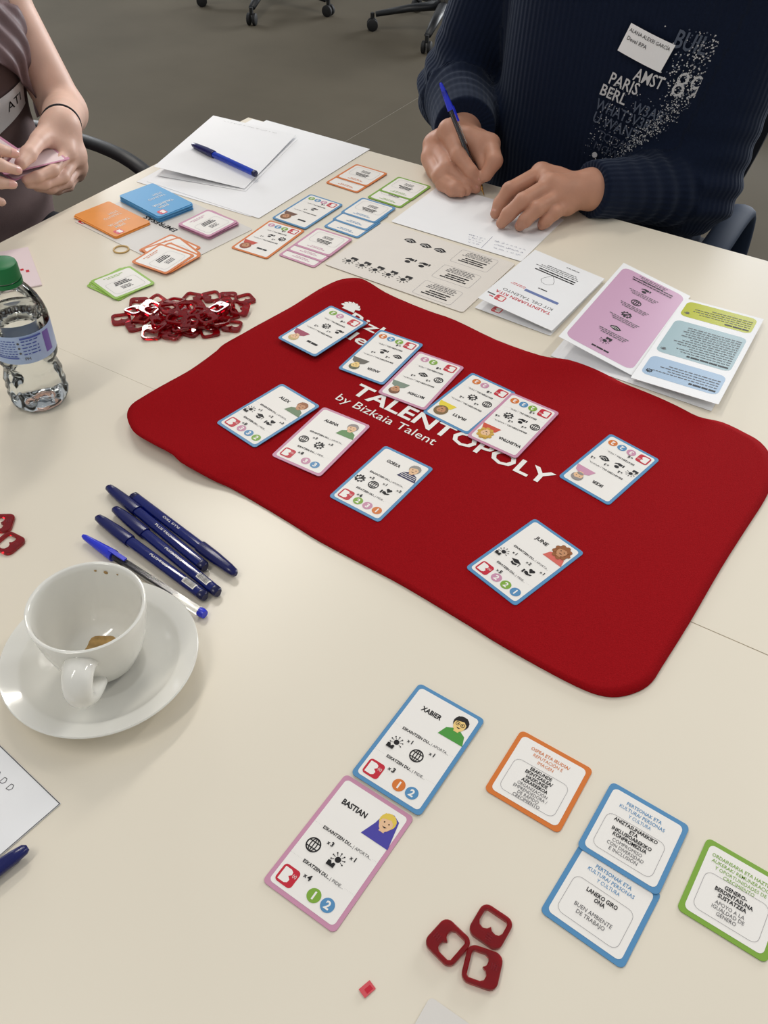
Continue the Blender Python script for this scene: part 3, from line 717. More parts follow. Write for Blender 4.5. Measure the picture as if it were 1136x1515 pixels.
# sheet being written on
o = sheet('note_sheet', -0.4895, 1.1005, 180.0, 0.0008, 0.2040, 0.1480, 'paper', 'white note sheet the man in the navy sweater is writing on', 'paper', 0.003)
T3 = Matrix.Translation((0, 0, 0.0003))
P = Print(); P.line([(-.0390, .0330), (-.0405, .0715)], .0005, 'ink_blue')
for q in range(4): P.scrawl(-.034, -.008 - .003 * q, .0455 + .0065 * q, .0026, 'ink_blue')
for q in range(3): P.scrawl(-.094, -.046 - .004 * q, .0425 + .0090 * q, .0030, 'ink_blue')
P.build('handwriting', o, T3)
# blank A4 sheets and a folded sheet
sheet('blank_sheet', -0.8740, 1.0720, 1.6, 0.0003, 0.2100, 0.2970, 'paper', 'blank white sheet at the bottom of the stack at the far corner', 'paper', group='blank A4 sheets at the far corner')
sheet('blank_sheet', -0.8560, 1.0775, -0.3, 0.0007, 0.2100, 0.2970, 'paper', 'blank white sheet on top of the stack at the far corner', 'paper', group='blank A4 sheets at the far corner')
def folded_sheet():
    M = frame_matrix((-0.9215, 1.0740, ZT + 0.0095), (0.136, 0.034, -0.0105), (-0.062, 0.200, 0.004))
    root = empty('folded_sheet', (-0.9215, 1.0740, ZT)); tag(root, 'white sheet folded in half, gaping open, under the far blue pen', 'paper')
    Mi = root.matrix_basis.inverted() @ M
    mb = MB().prism(rrect(0.148, 0.210, 0.0003, 2), 0, 0.0003).xform(Mi); mb.build('upper_half', 'paper', root)
    M2 = frame_matrix((-0.9150, 1.0700, ZT + 0.0016), (0.14, 0.034, -0.0008), (-0.062, 0.200, 0))
    mb = MB().prism(rrect(0.146, 0.208, 0.0003, 2), 0, 0.0003).xform(root.matrix_basis.inverted() @ M2); mb.build('lower_half', 'paper', root)
    P = Print(); P.scrawl(-.050, .048, .094, .0030, 'ink_light'); P.mb.xform(Mi @ Matrix.Translation((0, 0, .0003))); P.build('handwriting', root)
folded_sheet()
# decks
def deck(x, y, ang, n, z0, material, label):
    T0 = 0.00085
    o = empty('card_deck', (x, y, ZT + z0), math.radians(ang)); tag(o, label, 'deck', 'decks of face down cards')
    for k in range(n):
        c = MB().prism(rrect(0.0605, 0.0940, 0.004), 0, T0 * 0.92, bevel=0.0001).build('card', material, o)
        c.location = (0.0010 * math.sin(k * 2.3), 0.0012 * math.cos(k * 1.9), k * T0); c.rotation_euler = (0, 0, 0.012 * math.sin(k * 1.7))
    T = Matrix.Translation((0, 0, (n - 1) * T0 + T0))
    P = Print(); P.text('STEM', -.004, .0210, .0052, 'white_ink', 'L', 0.016, .0165); P.text('TALENTUA', -.004 - .014, .0125, .0052, 'white_ink', 'L', 0.016, .0345)
    P.text('TALENTO', -.020, -.0080, .0052, 'white_ink', 'L', 0.0, .0290); P.text('STEM', -.020, -.0165, .0052, 'white_ink', 'L', 0.0, .0150); P.build('printed_text', o, T)
    P = Print(); b_symbol(P, .0170, .0370, .0120, 'c_redpink'); P.build('logo', o, T)
deck(-0.9157, 0.8072, 261.3, 3, 0.0011, 'c_orange_deck', 'thin deck of orange backed cards next to the blue deck')
deck(-0.8977, 0.8790, 258.6, 9, 0.0011, 'c_blue_deck', 'thick deck of blue backed cards near the table\'s left edge')
# kit booklet
def kit():
    root = empty('booklet', (-0.331, 0.966, ZT)); tag(root, 'white folded booklet with a red title and blue bar on its cover', 'booklet')
    inv = root.matrix_basis.inverted()
    M = frame_matrix((-0.3300, 0.9650, ZT + 0.0095), (-0.100, 0.0050, 0.0078), (0.0060, -0.153, 0.0))
    MB().prism(rrect(0.103, 0.155, 0.0005, 2), -0.0004, 0).xform(inv @ M).build('cover', 'paper', root)
    C = inv @ M
    P = Print(); P.text('TALENTUAREN KITA', -.0340, .0440, .0058, 'c_red', 'L', 0.016, .0770); P.text('KIT DEL TALENTO', -.0320, .0340, .0056, 'ink_grey', 'L', 0.0, .0700); P.build('title_lettering', root, C)
    P = Print(); P.poly([(-.0315, .0170), (.0158, .0170), (.0158, .0225), (-.0315, .0225)], 'l_bar'); P.build('blue_bar', root, C)
    P = Print(); P.words(.0170, .0370, .0180, .0013, 'c_red_soft'); P.words(.0170, .0350, .0150, .0013, 'c_red_soft'); P.words(-.0080, .0045, .0042, .0020, 'ink', random, .15)
    for q in range(2): P.words(-.0270, .0320 - .006 * q, -.0350 - .0050 * q, .0024, 'ink', random, .1)
    for q in range(3): P.words(-.0280 + .003 * q, .0330 - .006 * q, -.0455 - .0040 * q, .0013, 'ink_grey')
    P.words(-.0200, -.0015, -.0665, .0013, 'ink_grey'); P.build('printed_text', root, C)
    P = Print()
    dr = [(.0026 + r * math.sin(t), -.0190 - r * math.cos(t) * 1.05) for t, r in ((0, .0150), (.5, .0095), (1.1, .0082), (1.8, .0090), (2.5, .0092), (3.14, .0090), (3.8, .0092), (4.5, .0090), (5.2, .0082), (5.8, .0095), (6.283, .0150))]
    P.line(dr, .0005, 'ink_grey'); P.build('drop_outline', root, C)
    P = Print(); b_symbol(P, .0300, .0590, .0130, 'c_red_soft'); P.words(.0385, .0490, .0570, .0024, 'ink_grey'); P.words(.0385, .0470, .0620, .0020, 'c_red_soft'); P.build('logo', root, C)
    M2 = frame_matrix((-0.3310, 0.9620, ZT + 0.0014), (-0.100, 0.0040, 0.0010), (0.0050, -0.153, 0.0))
    MB().prism(rrect(0.104, 0.156, 0.0005, 2), -0.0004, 0).xform(inv @ M2).build('back_page', 'paper', root)
    P = Print(); b_symbol(P, .0270, .0660, .0130, 'c_red_soft'); P.build('inner_logo', root, inv @ M2)
    MB().tube([tuple((inv @ M) @ Vector((-.0512, .077, -.0006))), tuple((inv @ M) @ Vector((-.0512, -.077, -.0006)))], .0011, 6).build('spine_fold', 'paper', root)
kit()
# folded leaflet with a pink page and three coloured boxes
def leaflet():
    root = empty('leaflet', (-0.170, 0.955, ZT)); tag(root, 'open folded leaflet with a pink page and green, grey and blue boxes', 'leaflet')
    inv = root.matrix_basis.inverted()
    M = inv @ frame_matrix((-0.2155, 0.9600, ZT + 0.0118), (-0.0920, 0.0010, 0.0170), (0.0060, -0.2110, 0.0005))
    MB().prism(rrect(0.0960, 0.2120, 0.0005, 2), -0.0004, 0).xform(M).build('page', 'paper', root)
    P = Print(); P.rrect(.0870, .1960, .010, 'l_pink'); P.build('pink_panel', root, M)
    for kind, yy in (('phone', -.0660), ('globe', -.0330), ('gear', .0010), ('shake', .0370), ('person', .0690)):
        P = Print(2e-4); ICON[kind](P, 0.0015, yy, .0135, 'ink'); P.build('icon', root, M)
    P = Print(2e-4); P.words(-.010, .012, .0885, .0030, 'ink', random, .12)
    for yy in (-.0900, -.0530, -.0180, .0160, .0530):
        for q in range(3): P.words(-.020 + .002 * q, .020 - .003 * q, yy - .0040 + .0034 * q, .0012, 'ink_grey')
    for q in range(2): P.words(-.030, .026, -.0800 - .0050 * q, .0016, 'ink', random, .2)
    P.build('printed_text', root, M)
    M = inv @ frame_matrix((-0.1210, 0.9500, ZT + 0.0066), (-0.0970, -0.0010, -0.0030), (0.0060, -0.2090, 0.0040))
    MB().prism(rrect(0.0985, 0.2100, 0.0005, 2), -0.0004, 0).xform(M).build('page', 'paper', root)
    for nm, ink, cy, hh in (('green_panel', 'l_green', -.0800, .0400), ('grey_panel', 'l_teal', -.0060, .0830), ('blue_panel', 'l_blue', .0680, .0430)):
        P = Print(); P.rrect(.0870, hh, .008, ink, 0, cy); P.build(nm, root, M)
        P = Print(2e-4); P.words(-.0400, -.0100 if hh < .05 else .0080, cy + hh / 2 - .0065, .0032, 'ink', random, .12)
        n = int((hh - .018) / .0052)
        for q in range(n): P.words(-.0400, -.0400 + random.uniform(.050, .074), cy + hh / 2 - .0130 - .0052 * q, .0014, 'ink_grey')
        P.build('printed_text', root, M)
        P = Print(2e-4); (i_gear if ink == 'l_blue' else i_cap)(P, .0360, cy + hh / 2 - .0095, .0075, 'ink' if ink == 'l_blue' else 'ink_grey'); P.build('icon', root, M)
    M = inv @ frame_matrix((-0.1700, 0.9480, ZT + 0.0010), (-0.19, 0.0, 0.0), (0.008, -0.2080, 0.0))
    MB().prism(rrect(0.1900, 0.2100, 0.0005, 2), -0.0004, 0).xform(M).build('under_page', 'paper', root)
leaflet()
# booklet behind the bottle, lined sheet and laminated corner in front
o = sheet('booklet', -0.9280, 0.6300, 56.5, 0.0004, 0.0700, 0.1050, 'card_held', 'small pinkish booklet lying behind the water bottle', 'booklet', 0.0006, 0.0016)
P = Print(); P.rrect(.004, .006, .0004, 'c_red', .024, -.012); P.rrect(.004, .005, .0004, 'c_red', .018, -.006); P.build('printed_mark', o, Matrix.Translation((0, 0, .0016)))
o = sheet('bordered_sheet', -0.4372, 0.0900, -7.6, 0.0008, 0.2100, 0.1200, 'paper', 'white sheet with a dark printed border and handwriting beside the saucer', 'paper')
a = math.radians(-7.6)
def corner_fix(o, cx, cy, w, h, ang):           # put the sheet's upper right corner at (cx, cy)
    c, s = math.cos(ang), math.sin(ang); o.location.x = cx - (c * w / 2 - s * h / 2); o.location.y = cy - (s * w / 2 + c * h / 2)
corner_fix(o, -0.3322, 0.1440, 0.2100, 0.1200, a)
P = Print(); P.frame(.2096, .1196, .0003, .0007, 'ink_grey'); P.build('printed_border', o, T3)
P = Print()
for x in (.0420, .0500, .0580, .0660):
    L = [(x, .0425), (x, .0470), (x + .0022, .0474), (x + .0036, .0452), (x + .0026, .0430), (x, .0425)]; P.line(L, .0005, 'ink_grey')
P.build('handwriting', o, T3)
o = sheet('clear_sheet', 0, 0, -2.0, 0.0008, 0.1500, 0.1000, 'sheet_grey', 'corner of a pale grey plastic sheet at the bottom edge', 'sheet', 0.003)
c_, s_ = math.cos(math.radians(-2)), math.sin(math.radians(-2))
o.location.x = -0.0525 + (c_ * .075 + s_ * .05) ; o.location.y = 0.1722 - (-s_ * .075 + c_ * .05)
o = MB().prism(rrect(.0062, .0085, .0003, 2), 0, .0003).build('red_sticker', 'c_red_soft'); o.location = (-0.0872, 0.1555, ZT + .0008); o.rotation_euler = (0, 0, math.radians(-20)); tag(o, 'tiny red paper sticker alone on the white table', 'sticker')
P = Print(); P.rrect(.0030, .0045, .0003, 'c_red', .0006, .0006); P.build('printed_mark', o, Matrix.Translation((0, 0, .0003)))
# ring
mb = MB(); n = 48; rr, rt = 0.0098, 0.0011
mb.tube([(rr * math.cos(2 * math.pi * i / n), rr * math.sin(2 * math.pi * i / n), rt) for i in range(n)] + [(rr, 0, rt)], rt, 8, caps=False)
mat('ring_tan', (206, 172, 112), 0.35, 0.5)
o = mb.build('elastic_ring', 'ring_tan', None, (-0.8481, 0.7530, ZT), smooth=True); tag(o, 'thin tan ring beside the loose orange card pile', 'ring')

# ------------------------------------------------------------------ red acrylic tokens
def token_mesh():
    s = 0.0228; k = s / 1.0
    out = rrect(s, s, .24 * s, 5)
    hole = [(-.36, .30), (-.30, .36), (.00, .36), (.10, .30), (.13, .20), (.10, .08), (.01, .01), (.11, -.06), (.16, -.17), (.12, -.30), (.02, -.36), (-.30, -.36), (-.36, -.30)]
    hole = [(x * k, y * k) for x, y in hole]
    mb = MB().prism(out, 0, 0.0030, holes=[hole], bevel=0.0005)
    me = mb.mesh('token'); bm = bmesh.new(); bm.from_mesh(me); bmesh.ops.recalc_face_normals(bm, faces=bm.faces); bm.to_mesh(me); bm.free()
    me.materials.append(MATS['acrylic_red']); return me
TOKEN = token_mesh()
def mark_mesh():
    mb = MB(); s = .0228
    for x in (.24, .31, .38): mb.box((x * s, .10 * s, .00302), (.025 * s, .17 * s, .0002))
    mb.box((.31 * s, .12 * s, .00302), (.09 * s, .022 * s, .0002))
    me = mb.mesh('mark'); me.materials.append(MATS['acrylic_mark']); return me
MARK = mark_mesh()
def token(x, y, z, ang, label, group, tilt=(0, 0)):
    o = bpy.data.objects.new('token', TOKEN); COL.objects.link(o); o.location = (x, y, ZT + z); o.rotation_euler = (tilt[0], tilt[1], math.radians(ang))
    m = bpy.data.objects.new('engraved_mark', MARK); COL.objects.link(m); m.parent = o
    return tag(o, label, 'token', group)
TK = 'red acrylic tokens in front of the cards'
token(-0.0581, 0.2048, 0.0006, 167, 'red acrylic token, leftmost of the three near the front', TK)
token(-0.0392, 0.2277, 0.0006, -93, 'red acrylic token, farthest of the three near the front', TK)
token(-0.0330, 0.2029, 0.0006, 13, 'red acrylic token, nearest of the three near the front', TK)
token(-0.5545, 0.2978, 0.0006, 2, 'red acrylic token at the left edge, beside the blue pens', 'red acrylic tokens at the left edge')
token(-0.5800, 0.3110, 0.0006, 35, 'red acrylic token cut off by the left picture edge', 'red acrylic tokens at the left edge')
PILE = [(-0.7277, 0.6253, 0.0006, 318), (-0.7355, 0.6646, 0.0006, 130), (-0.7052, 0.6528, 0.0102, 183), (-0.7142, 0.6736, 0.0042, 353), (-0.6829, 0.6617, 0.0114, 333), (-0.696, 0.6854, 0.0054, 271), (-0.689, 0.7094, 0.0006, 14), (-0.6715, 0.725, 0.0006, 238), (-0.6537, 0.7351, 0.0006, 127), (-0.6332, 0.743, 0.0006, 332), (-0.6209, 0.717, 0.0054, 26), (-0.6384, 0.7, 0.009, 80), (-0.6277, 0.705, 0.0006, 57), (-0.7028, 0.6382, 0.0054, 190), (-0.7044, 0.6247, 0.0006, 240), (-0.6764, 0.6214, 0.003, 126), (-0.6554, 0.6341, 0.0018, 194), (-0.6427, 0.6518, 0.0006, 278), (-0.6238, 0.6627, 0.0006, 52), (-0.6091, 0.6866, 0.0006, 293), (-0.6199, 0.6805, 0.0066, 127), (-0.6512, 0.6785, 0.009, 6), (-0.665, 0.6542, 0.0102, 110), (-0.6459, 0.6563, 0.0102, 208), (-0.6779, 0.6395, 0.0078, 143), (-0.6735, 0.6457, 0.0042, 93), (-0.6368, 0.6666, 0.0042, 199), (-0.7227, 0.6455, 0.0042, 81), (-0.6522, 0.6483, 0.0066, 36), (-0.633, 0.671, 0.0126, 71), (-0.6703, 0.6772, 0.0078, 316), (-0.7065, 0.6513, 0.003, 316), (-0.6881, 0.6553, 0.0054, 227), (-0.669, 0.6927, 0.0042, 64), (-0.6773, 0.6722, 0.0042, 67), (-0.6768, 0.6306, 0.0054, 0), (-0.6464, 0.6532, 0.0042, 2), (-0.6354, 0.6929, 0.0042, 107), (-0.663, 0.6385, 0.0042, 110), (-0.6485, 0.6686, 0.0066, 84), (-0.6301, 0.6757, 0.0018, 85), (-0.6421, 0.7145, 0.0042, 148)]
for i, (x, y, z, a) in enumerate(PILE):
    tl = (0, 0) if z < .002 else (0.20 * math.sin(i * 2.7), 0.20 * math.cos(i * 1.9))
    token(x, y, z, a, 'red translucent acrylic token heaped in the pile beside the mat', 'red acrylic tokens in the pile', tl)

# ------------------------------------------------------------------ pens
def align(a, b):
    a, b = Vector(a), Vector(b); d = (b - a).normalized(); x = Vector((0, 0, 1)).cross(d)
    if x.length < 1e-3: x = Vector((1, 0, 0))
    x.normalize(); y = d.cross(x); M = Matrix((x, y, d)).transposed().to_4x4(); M.translation = a; return M
def tri_ring(r, z, n=18, q=0.86):
    """rounded triangular section"""
    out = []
    for i in range(n):
        a = 2 * math.pi * i / n + math.pi / 2
        out.append((r * (1 - 0.10 * math.cos(3 * (a - math.pi / 2))) * math.cos(a), r * (1 - 0.10 * math.cos(3 * (a - math.pi / 2))) * math.sin(a), z))
    return out
def loft(rings, mb=None, caps=True):
    mb = mb or MB(); n = len(rings[0]); b = len(mb.v)
    for R in rings: mb.v += R
    for i in range(len(rings) - 1):
        for j in range(n):
            mb.f.append((b + i * n + j, b + i * n + (j + 1) % n, b + (i + 1) * n + (j + 1) % n, b + (i + 1) * n + j)); mb.m.append(0)
    if caps:
        mb.f.append(tuple(b + j for j in reversed(range(n)))); mb.m.append(0); mb.f.append(tuple(b + (len(rings) - 1) * n + j for j in range(n))); mb.m.append(0)
    return mb
def capped_pen(a, b, label, barcode=False, group='capped blue pens', barrel='pen_barrel', roll=0.0, text=True, flip=False):
    """a = cap end, b = plug end (at the pen axis, metres above the table)"""
    A = Vector((a[0], a[1], ZT + a[2])); Bv = Vector((b[0], b[1], ZT + b[2])); L = (Bv - A).length
    root = empty('ballpoint_pen', (A.x, A.y, A.z)); M = align(A, Bv); M.translation = Vector((0, 0, 0)); M = M @ Matrix.Rotation(roll, 4, 'Z')
    tag(root, label, 'pen', group)
    cap = loft([tri_ring(.0020, 0), tri_ring(.0036, .0022), tri_ring(.0046, .010), tri_ring(.0056, .028), tri_ring(.0058, .046), tri_ring(.0056, .0475)]); cap.xform(M); c = cap.build('cap', 'pen_cap', root, auto=40)
    cl = MB().tube([(0, -.0042, .003), (0, -.0063, .010), (0, -.0070, .024), (0, -.0066, .044)], [.0013, .0017, .0017, .0014], 8, flat=((1, 0, 0), 0.6)); cl.xform(M); cl.build('clip', 'pen_cap', c, smooth=True)
    br = loft([tri_ring(.0046, .0476), tri_ring(.0047, .055), tri_ring(.0047, L - .007), tri_ring(.0046, L - .006)]); br.xform(M); br.build('barrel', barrel, root, auto=40)
    it = MB().tube([(0, 0, .05), (0, 0, L - .03)], .0016, 8); it.xform(M); it.build('ink_refill', 'ink_tube', root, smooth=True)
    pl = loft([tri_ring(.0047, L - .006), tri_ring(.0047, L - .0015), tri_ring(.0036, L)]); pl.xform(M); pl.build('end_plug', 'pen_plug', root, auto=40)
    if text:
        P = Print(); P.text('PLUS TRIO', 0, -.0011, .0022, 'white_ink', 'C', 0.004, .0230)
        # text runs along the barrel on its upper side
        rx = Matrix(((0, 1, 0, 0), (0, 0, 1, 0), (1, 0, 0, 0), (0, 0, 0, 1)))
        q = Matrix.Translation((0, .0044 if abs(roll) < 1 else .0044, L * 0.60)) @ rx
        P.build('barrel_lettering', root, M @ Matrix.Rotation(-roll, 4, 'Z') @ q)
    if barcode:
        st = MB()
        for i in range(7):
            t0 = -0.9 + 1.8 * i / 6; st.v += [(.0049 * math.sin(t0), .0049 * math.cos(t0), L - .026), (.0049 * math.sin(t0), .0049 * math.cos(t0), L - .0115)]
        for i in range(6): st.f.append((2 * i, 2 * i + 1, 2 * i + 3, 2 * i + 2)); st.m.append(0)
        st.xform(M); s0 = st.build('barcode_sticker', 'white_ink', root, fix=False)
        bars = MB(); rnd = random.Random(3); z = L - .0252
        while z < L - .0125:
            wz = rnd.choice((.0002, .0003, .0005)); t0, t1 = -.5, .62
            V = [(.00497 * math.sin(t), .00497 * math.cos(t), zz) for zz in (z, z + wz) for t in (t0, t0 / 2, 0, t1 / 2, t1)]
            bars.add(V, [(i, i + 1, i + 6, i + 5) for i in range(4)]); z += wz + rnd.choice((.0003, .0005))
        bars.xform(M); bars.build('barcode', 'ink', s0, fix=False)
    return root
capped_pen((-.5296, .3969, .0064), (-.3862, .3668, .0056), 'capped blue pen, second from the mat, pointing cap away to the left', barrel='pen_barrel')
capped_pen((-.3586, .3749, .0064), (-.5019, .4008, .0056), 'capped blue pen nearest the mat, its cap pointing right', flip=True)
capped_pen((-.5040, .3783, .0064), (-.3582, .3501, .0056), 'capped blue pen with a barcode sticker, in the middle of the row', True)
capped_pen((-.5091, .3616, .0064), (-.3649, .3408, .0056), 'capped blue pen with a barcode sticker, next to the clear pen', True)
capped_pen((-.9660, 1.0420, .0185), (-.8300, 1.0270, .0100), 'blue pen lying on the folded white sheet', barrel='pen_barrel_bright', group=None, text=False)
capped_pen((-.3239, .1085, .0076), (-.3620, -.0360, .0066), 'dark blue capped pen tip at the lower left picture edge', group=None, text=False)
def clear_pen(tip, end, label, capped):
    """hexagonal clear pen; tip = point end (or its cap), end = blue plug"""
    A = Vector((tip[0], tip[1], ZT + tip[2])); Bv = Vector((end[0], end[1], ZT + end[2])); L = (Bv - A).length
    root = empty('clear_pen', tuple(A)); M = align(A, Bv); M.translation = Vector((0, 0, 0)); tag(root, label, 'pen')
    hexr = lambda r, z: [(r * math.cos(math.pi / 3 * i), r * math.sin(math.pi / 3 * i), z) for i in range(6)]
    capz = (0, .056) if capped == 'tip' else (L - .062, L)
    rnd_ = lambda r, z, n=16: [(r * math.cos(2 * math.pi * i / n), r * math.sin(2 * math.pi * i / n), z) for i in range(n)]
    if capped == 'tip':
        prof = [(.0016, 0), (.0026, .003), (.0040, .020), (.0052, .036), (.0054, .040)]
        body = (.030, L - .001)
    else:
        prof = [(.0052, L - .040), (.0050, L - .036), (.0040, L - .020), (.0026, L - .003), (.0016, L)]
        body = (.016, L - .012)
    cm = loft([rnd_(r, z) for r, z in prof]); cm.xform(M); c = cm.build('cap', 'bic_blue', root, auto=40)
    k0, k1 = (prof[-1][1] - .004, prof[-1][1] + .016) if capped == 'tip' else (prof[0][1] - .018, prof[0][1] + .004)
    cl = MB().box((0, .0056, (k0 + k1) / 2), (.0036, .0014, k1 - k0)).xform(M); cl.build('clip', 'bic_blue', c)
    bm_ = loft([hexr(.0042, body[0]), hexr(.0042, body[1])]); bm_.xform(M); bm_.build('barrel', 'pen_clear', root)
    it = MB().tube([(0, 0, body[0] - .004), (0, 0, body[1] - (.035 if capped == 'tip' else .01))], .0020, 10).xform(M); it.build('ink_refill', 'ink_tube', root, smooth=True)
    if capped == 'tip':
        pl = loft([rnd_(.0040, L - .004), rnd_(.0042, L - .001), rnd_(.0036, L + .002)]); pl.xform(M); pl.build('end_plug', 'bic_blue', root, auto=40)
    else:
        tp = loft([rnd_(.0005, 0, 10), rnd_(.0008, .002, 10), rnd_(.0012, .006, 10), rnd_(.0022, .0095, 10), rnd_(.0036, .0165, 10)]); tp.xform(M); tp.build('metal_tip', 'brass', root, smooth=True)
    return root
clear_pen((-.5026, .3376, .0060), (-.3557, .3268, .0046), 'clear barrelled pen with a bright blue cap beside the coffee cup', 'tip')
clear_pen((-.5190, 1.1783, .0014), (-.6150, 1.1960, .1380), 'clear pen with a blue cap on its end, held in the man\'s writing hand', 'end')

# ------------------------------------------------------------------ cup and saucer
sx, sy = -0.3870, 0.2441
S = MB(); prof = [(0, .0040), (.018, .0040), (.0300, .0048), (.0316, .0062), (.0335, .0062), (.0480, .0105), (.0590, .0158), (.0602, .0172), (.0625, .0180), (.0725, .0218), (.0745, .0222), (.0752, .0212), (.0735, .0190), (.0600, .0118), (.0450, .0040), (.0420, .0006), (.0395, .0004), (.0385, .0022), (0, .0022)]
S.lathe(prof, 72); o = S.build('saucer', 'ceramic', None, (sx, sy, ZT + .0004), auto=60); tag(o, 'glossy white saucer under the coffee cup', 'saucer')
cx, cy = -0.3915, 0.2480
cz = ZT + .0064
cup = empty('coffee_cup', (cx, cy, cz)); tag(cup, 'empty white coffee cup with a brown coffee trace inside', 'cup')
H_ = .0665
prof = [(0, .0030), (.0200, .0024), (.0215, 0), (.0240, 0), (.0262, .0030), (.0305, .0100), (.0360, .0240), (.0400, .0400), (.0425, .0560), (.0436, H_ - .0020), (.0436, H_ - .0004), (.0424, H_ + .0002), (.0408, H_ - .0008), (.0400, H_ - .0060), (.0384, .0520), (.0362, .0390), (.0325, .0250), (.0270, .0130), (.0190, .0075), (.0060, .0065), (0, .0065)]
MB().lathe(prof, 72).build('bowl', 'ceramic', cup, auto=60)
hd = Vector((0.58, -0.815, 0)).normalized()
pth = [hd * r + Vector((0, 0, z)) for r, z in ((.0385, .0490), (.0470, .0525), (.0555, .0505), (.0605, .0430), (.0585, .0335), (.0500, .0250), (.0400, .0200), (.0335, .0185))]
pp = catmull(pth, 1); 
def spline_open(P, per=5):
    P = [Vector(p) for p in P]; out = []
    for i in range(len(P) - 1):
        a = P[i - 1] if i else P[0] * 2 - P[1]; b, c = P[i], P[i + 1]; d = P[i + 2] if i + 2 < len(P) else P[-1] * 2 - P[-2]
        for j in range(per):
            t = j / per; out.append(0.5 * ((2 * b) + (c - a) * t + (2 * a - 5 * b + 4 * c - d) * t * t + (3 * b - a - 3 * c + d) * t ** 3))
    out.append(P[-1]); return out
q = spline_open(pth, 6); n = len(q)
MB().tube(q, [.0076 + .0014 * abs(2 * i / (n - 1) - 1) for i in range(n)], 16, flat=(tuple(hd.cross(Vector((0, 0, 1)))), 1.35)).build('handle', 'ceramic', cup, smooth=True)
cf = MB(); ring = []
for i in range(40):
    a = 2 * math.pi * i / 40; r = .0175 * (1 + .10 * math.sin(3 * a) + .06 * math.sin(7 * a + 1)); ring.append((r * math.cos(a) + .0020, r * math.sin(a) + .0005))
cf.prism(ring, .0068, .0076); cf.build('coffee_trace', 'coffee', cup)
for a, z, r in ((2.0, .0585, .0018), (2.2, .0600, .0011), (1.75, .0590, .0009), (.55, .0560, .0012), (.50, .0535, .0008)):
    rr_ = np.interp(z, [.0390, .0520, .0605, .0660], [.0362, .0384, .0400, .0408]) - .0003
    MB().lathe([(0, .0004), (r * .7, .0003), (r, 0)], 10).xform(Matrix.Translation((rr_ * math.cos(a), rr_ * math.sin(a), z)) @ Matrix.Rotation(a, 4, 'Z') @ Matrix.Rotation(-math.pi / 2, 4, 'Y')).build('coffee_drop', 'coffee', cup, fix=False)

# ------------------------------------------------------------------ water bottle
bx, by = -0.6920, 0.4650
bot = empty('water_bottle', (bx, by, ZT + .0006)); tag(bot, 'small clear plastic water bottle with green cap and blue label', 'bottle')
prof = [(0, .0040), (.0120, .0020), (.0220, .0000), (.0268, .0018), (.0292, .0070), (.0300, .0140), (.0290, .0190), (.0302, .0240), (.0288, .0300), (.0296, .0350), (.0272, .0430), (.0262, .0480), (.0280, .0540), (.0300, .0580), (.0305, .0620), (.0300, .0640), (.0300, .0960), (.0304, .0980), (.0300, .1030), (.0280, .1120), (.0245, .1210), (.0200, .1290), (.0160, .1345), (.0135, .1370), (.0130, .1440)]
def petal(a, z):
    return 1 + (0.045 * math.sin(10 * a) * max(0, 1 - abs(z - .016) / .018)) + (0.012 * math.sin(14 * a) if .018 < z < .050 else 0)
MB().lathe(prof, 90, mod=petal).build('shell', 'bottle_plastic', bot, smooth=True)
LV = .1060
wp = [(0, .0052)] + [(r * .972, max(z, .0012) + .0006) for r, z in prof[1:19] if z < LV - .004]
wp = wp + [(np.interp(LV, [p[1] for p in prof[1:]], [p[0] for p in prof[1:]]) * .972, LV), (0, LV)]
MB().lathe(wp, 90, mod=petal).build('water', 'water', bot, smooth=False, auto=50)
MB().lathe([(.03045, .0645), (.03055, .0650), (.03055, .0955), (.03045, .0960)], 90).build('label', 'bottle_label', bot, smooth=True)
lb = bpy.data.objects[bot.children[-1].name]
def wrap(P, name, a0):
    P.mb.v = [((.03062 + z) * math.cos(a0 + x / .03062), (.03062 + z) * math.sin(a0 + x / .03062), y) for x, y, z in P.mb.v]; P.build(name, lb)
A0 = math.atan2(-by, -bx)
P = Print()
for q in range(7): P.words(-.030, -.004, .0910 - .0028 * q, .0010, 'label_blue', random, .5)
for q in range(5): P.words(.0015, .018, .0900 - .0036 * q, .0012, 'label_blue', random, .5)
for q in range(3): P.disc(-.0015, .0885 - .0055 * q, .0012, 'ink_grey', 10)
P.text('PH', .0040, .0690, .0032, 'ink_grey', 'C', 0.01); wrap(P, 'label_print', A0 - .15)
P = Print(); 
for i in range(12): P.poly([(.0245 + .0007 * i, .0700), (.0252 + .0007 * i, .0700), (.0252 + .0007 * i, .0930), (.0245 + .0007 * i, .0930)], 'label_violet')
for i in range(20): P.poly([(-.0300 + .0013 * i, .0716), (-.0287 + .0013 * i, .0716), (-.0287 + .0013 * i, .0728), (-.0300 + .0013 * i, .0728)], 'label_blue')
for i in range(16): P.poly([(.0010 + .0013 * i, .0925), (.0023 + .0013 * i, .0925), (.0023 + .0013 * i, .0945), (.0010 + .0013 * i, .0945)], 'label_blue')
wrap(P, 'label_bands', A0 - .15)
cap = MB().lathe([(0, .1600), (.0120, .1600), (.0145, .1588), (.0152, .1565), (.0156, .1440), (.0150, .1438), (0, .1438)], 90, mod=lambda a, z: 1 + (.012 * math.sin(45 * a) if .1445 < z < .1575 else 0)).build('screw_cap', 'bottle_cap', bot, auto=40)
MB().lathe([(.0140, .1385), (.0160, .1385), (.0160, .1425), (.0140, .1425)], 60, close=True).build('neck_ring', 'bottle_cap', bot, auto=40)

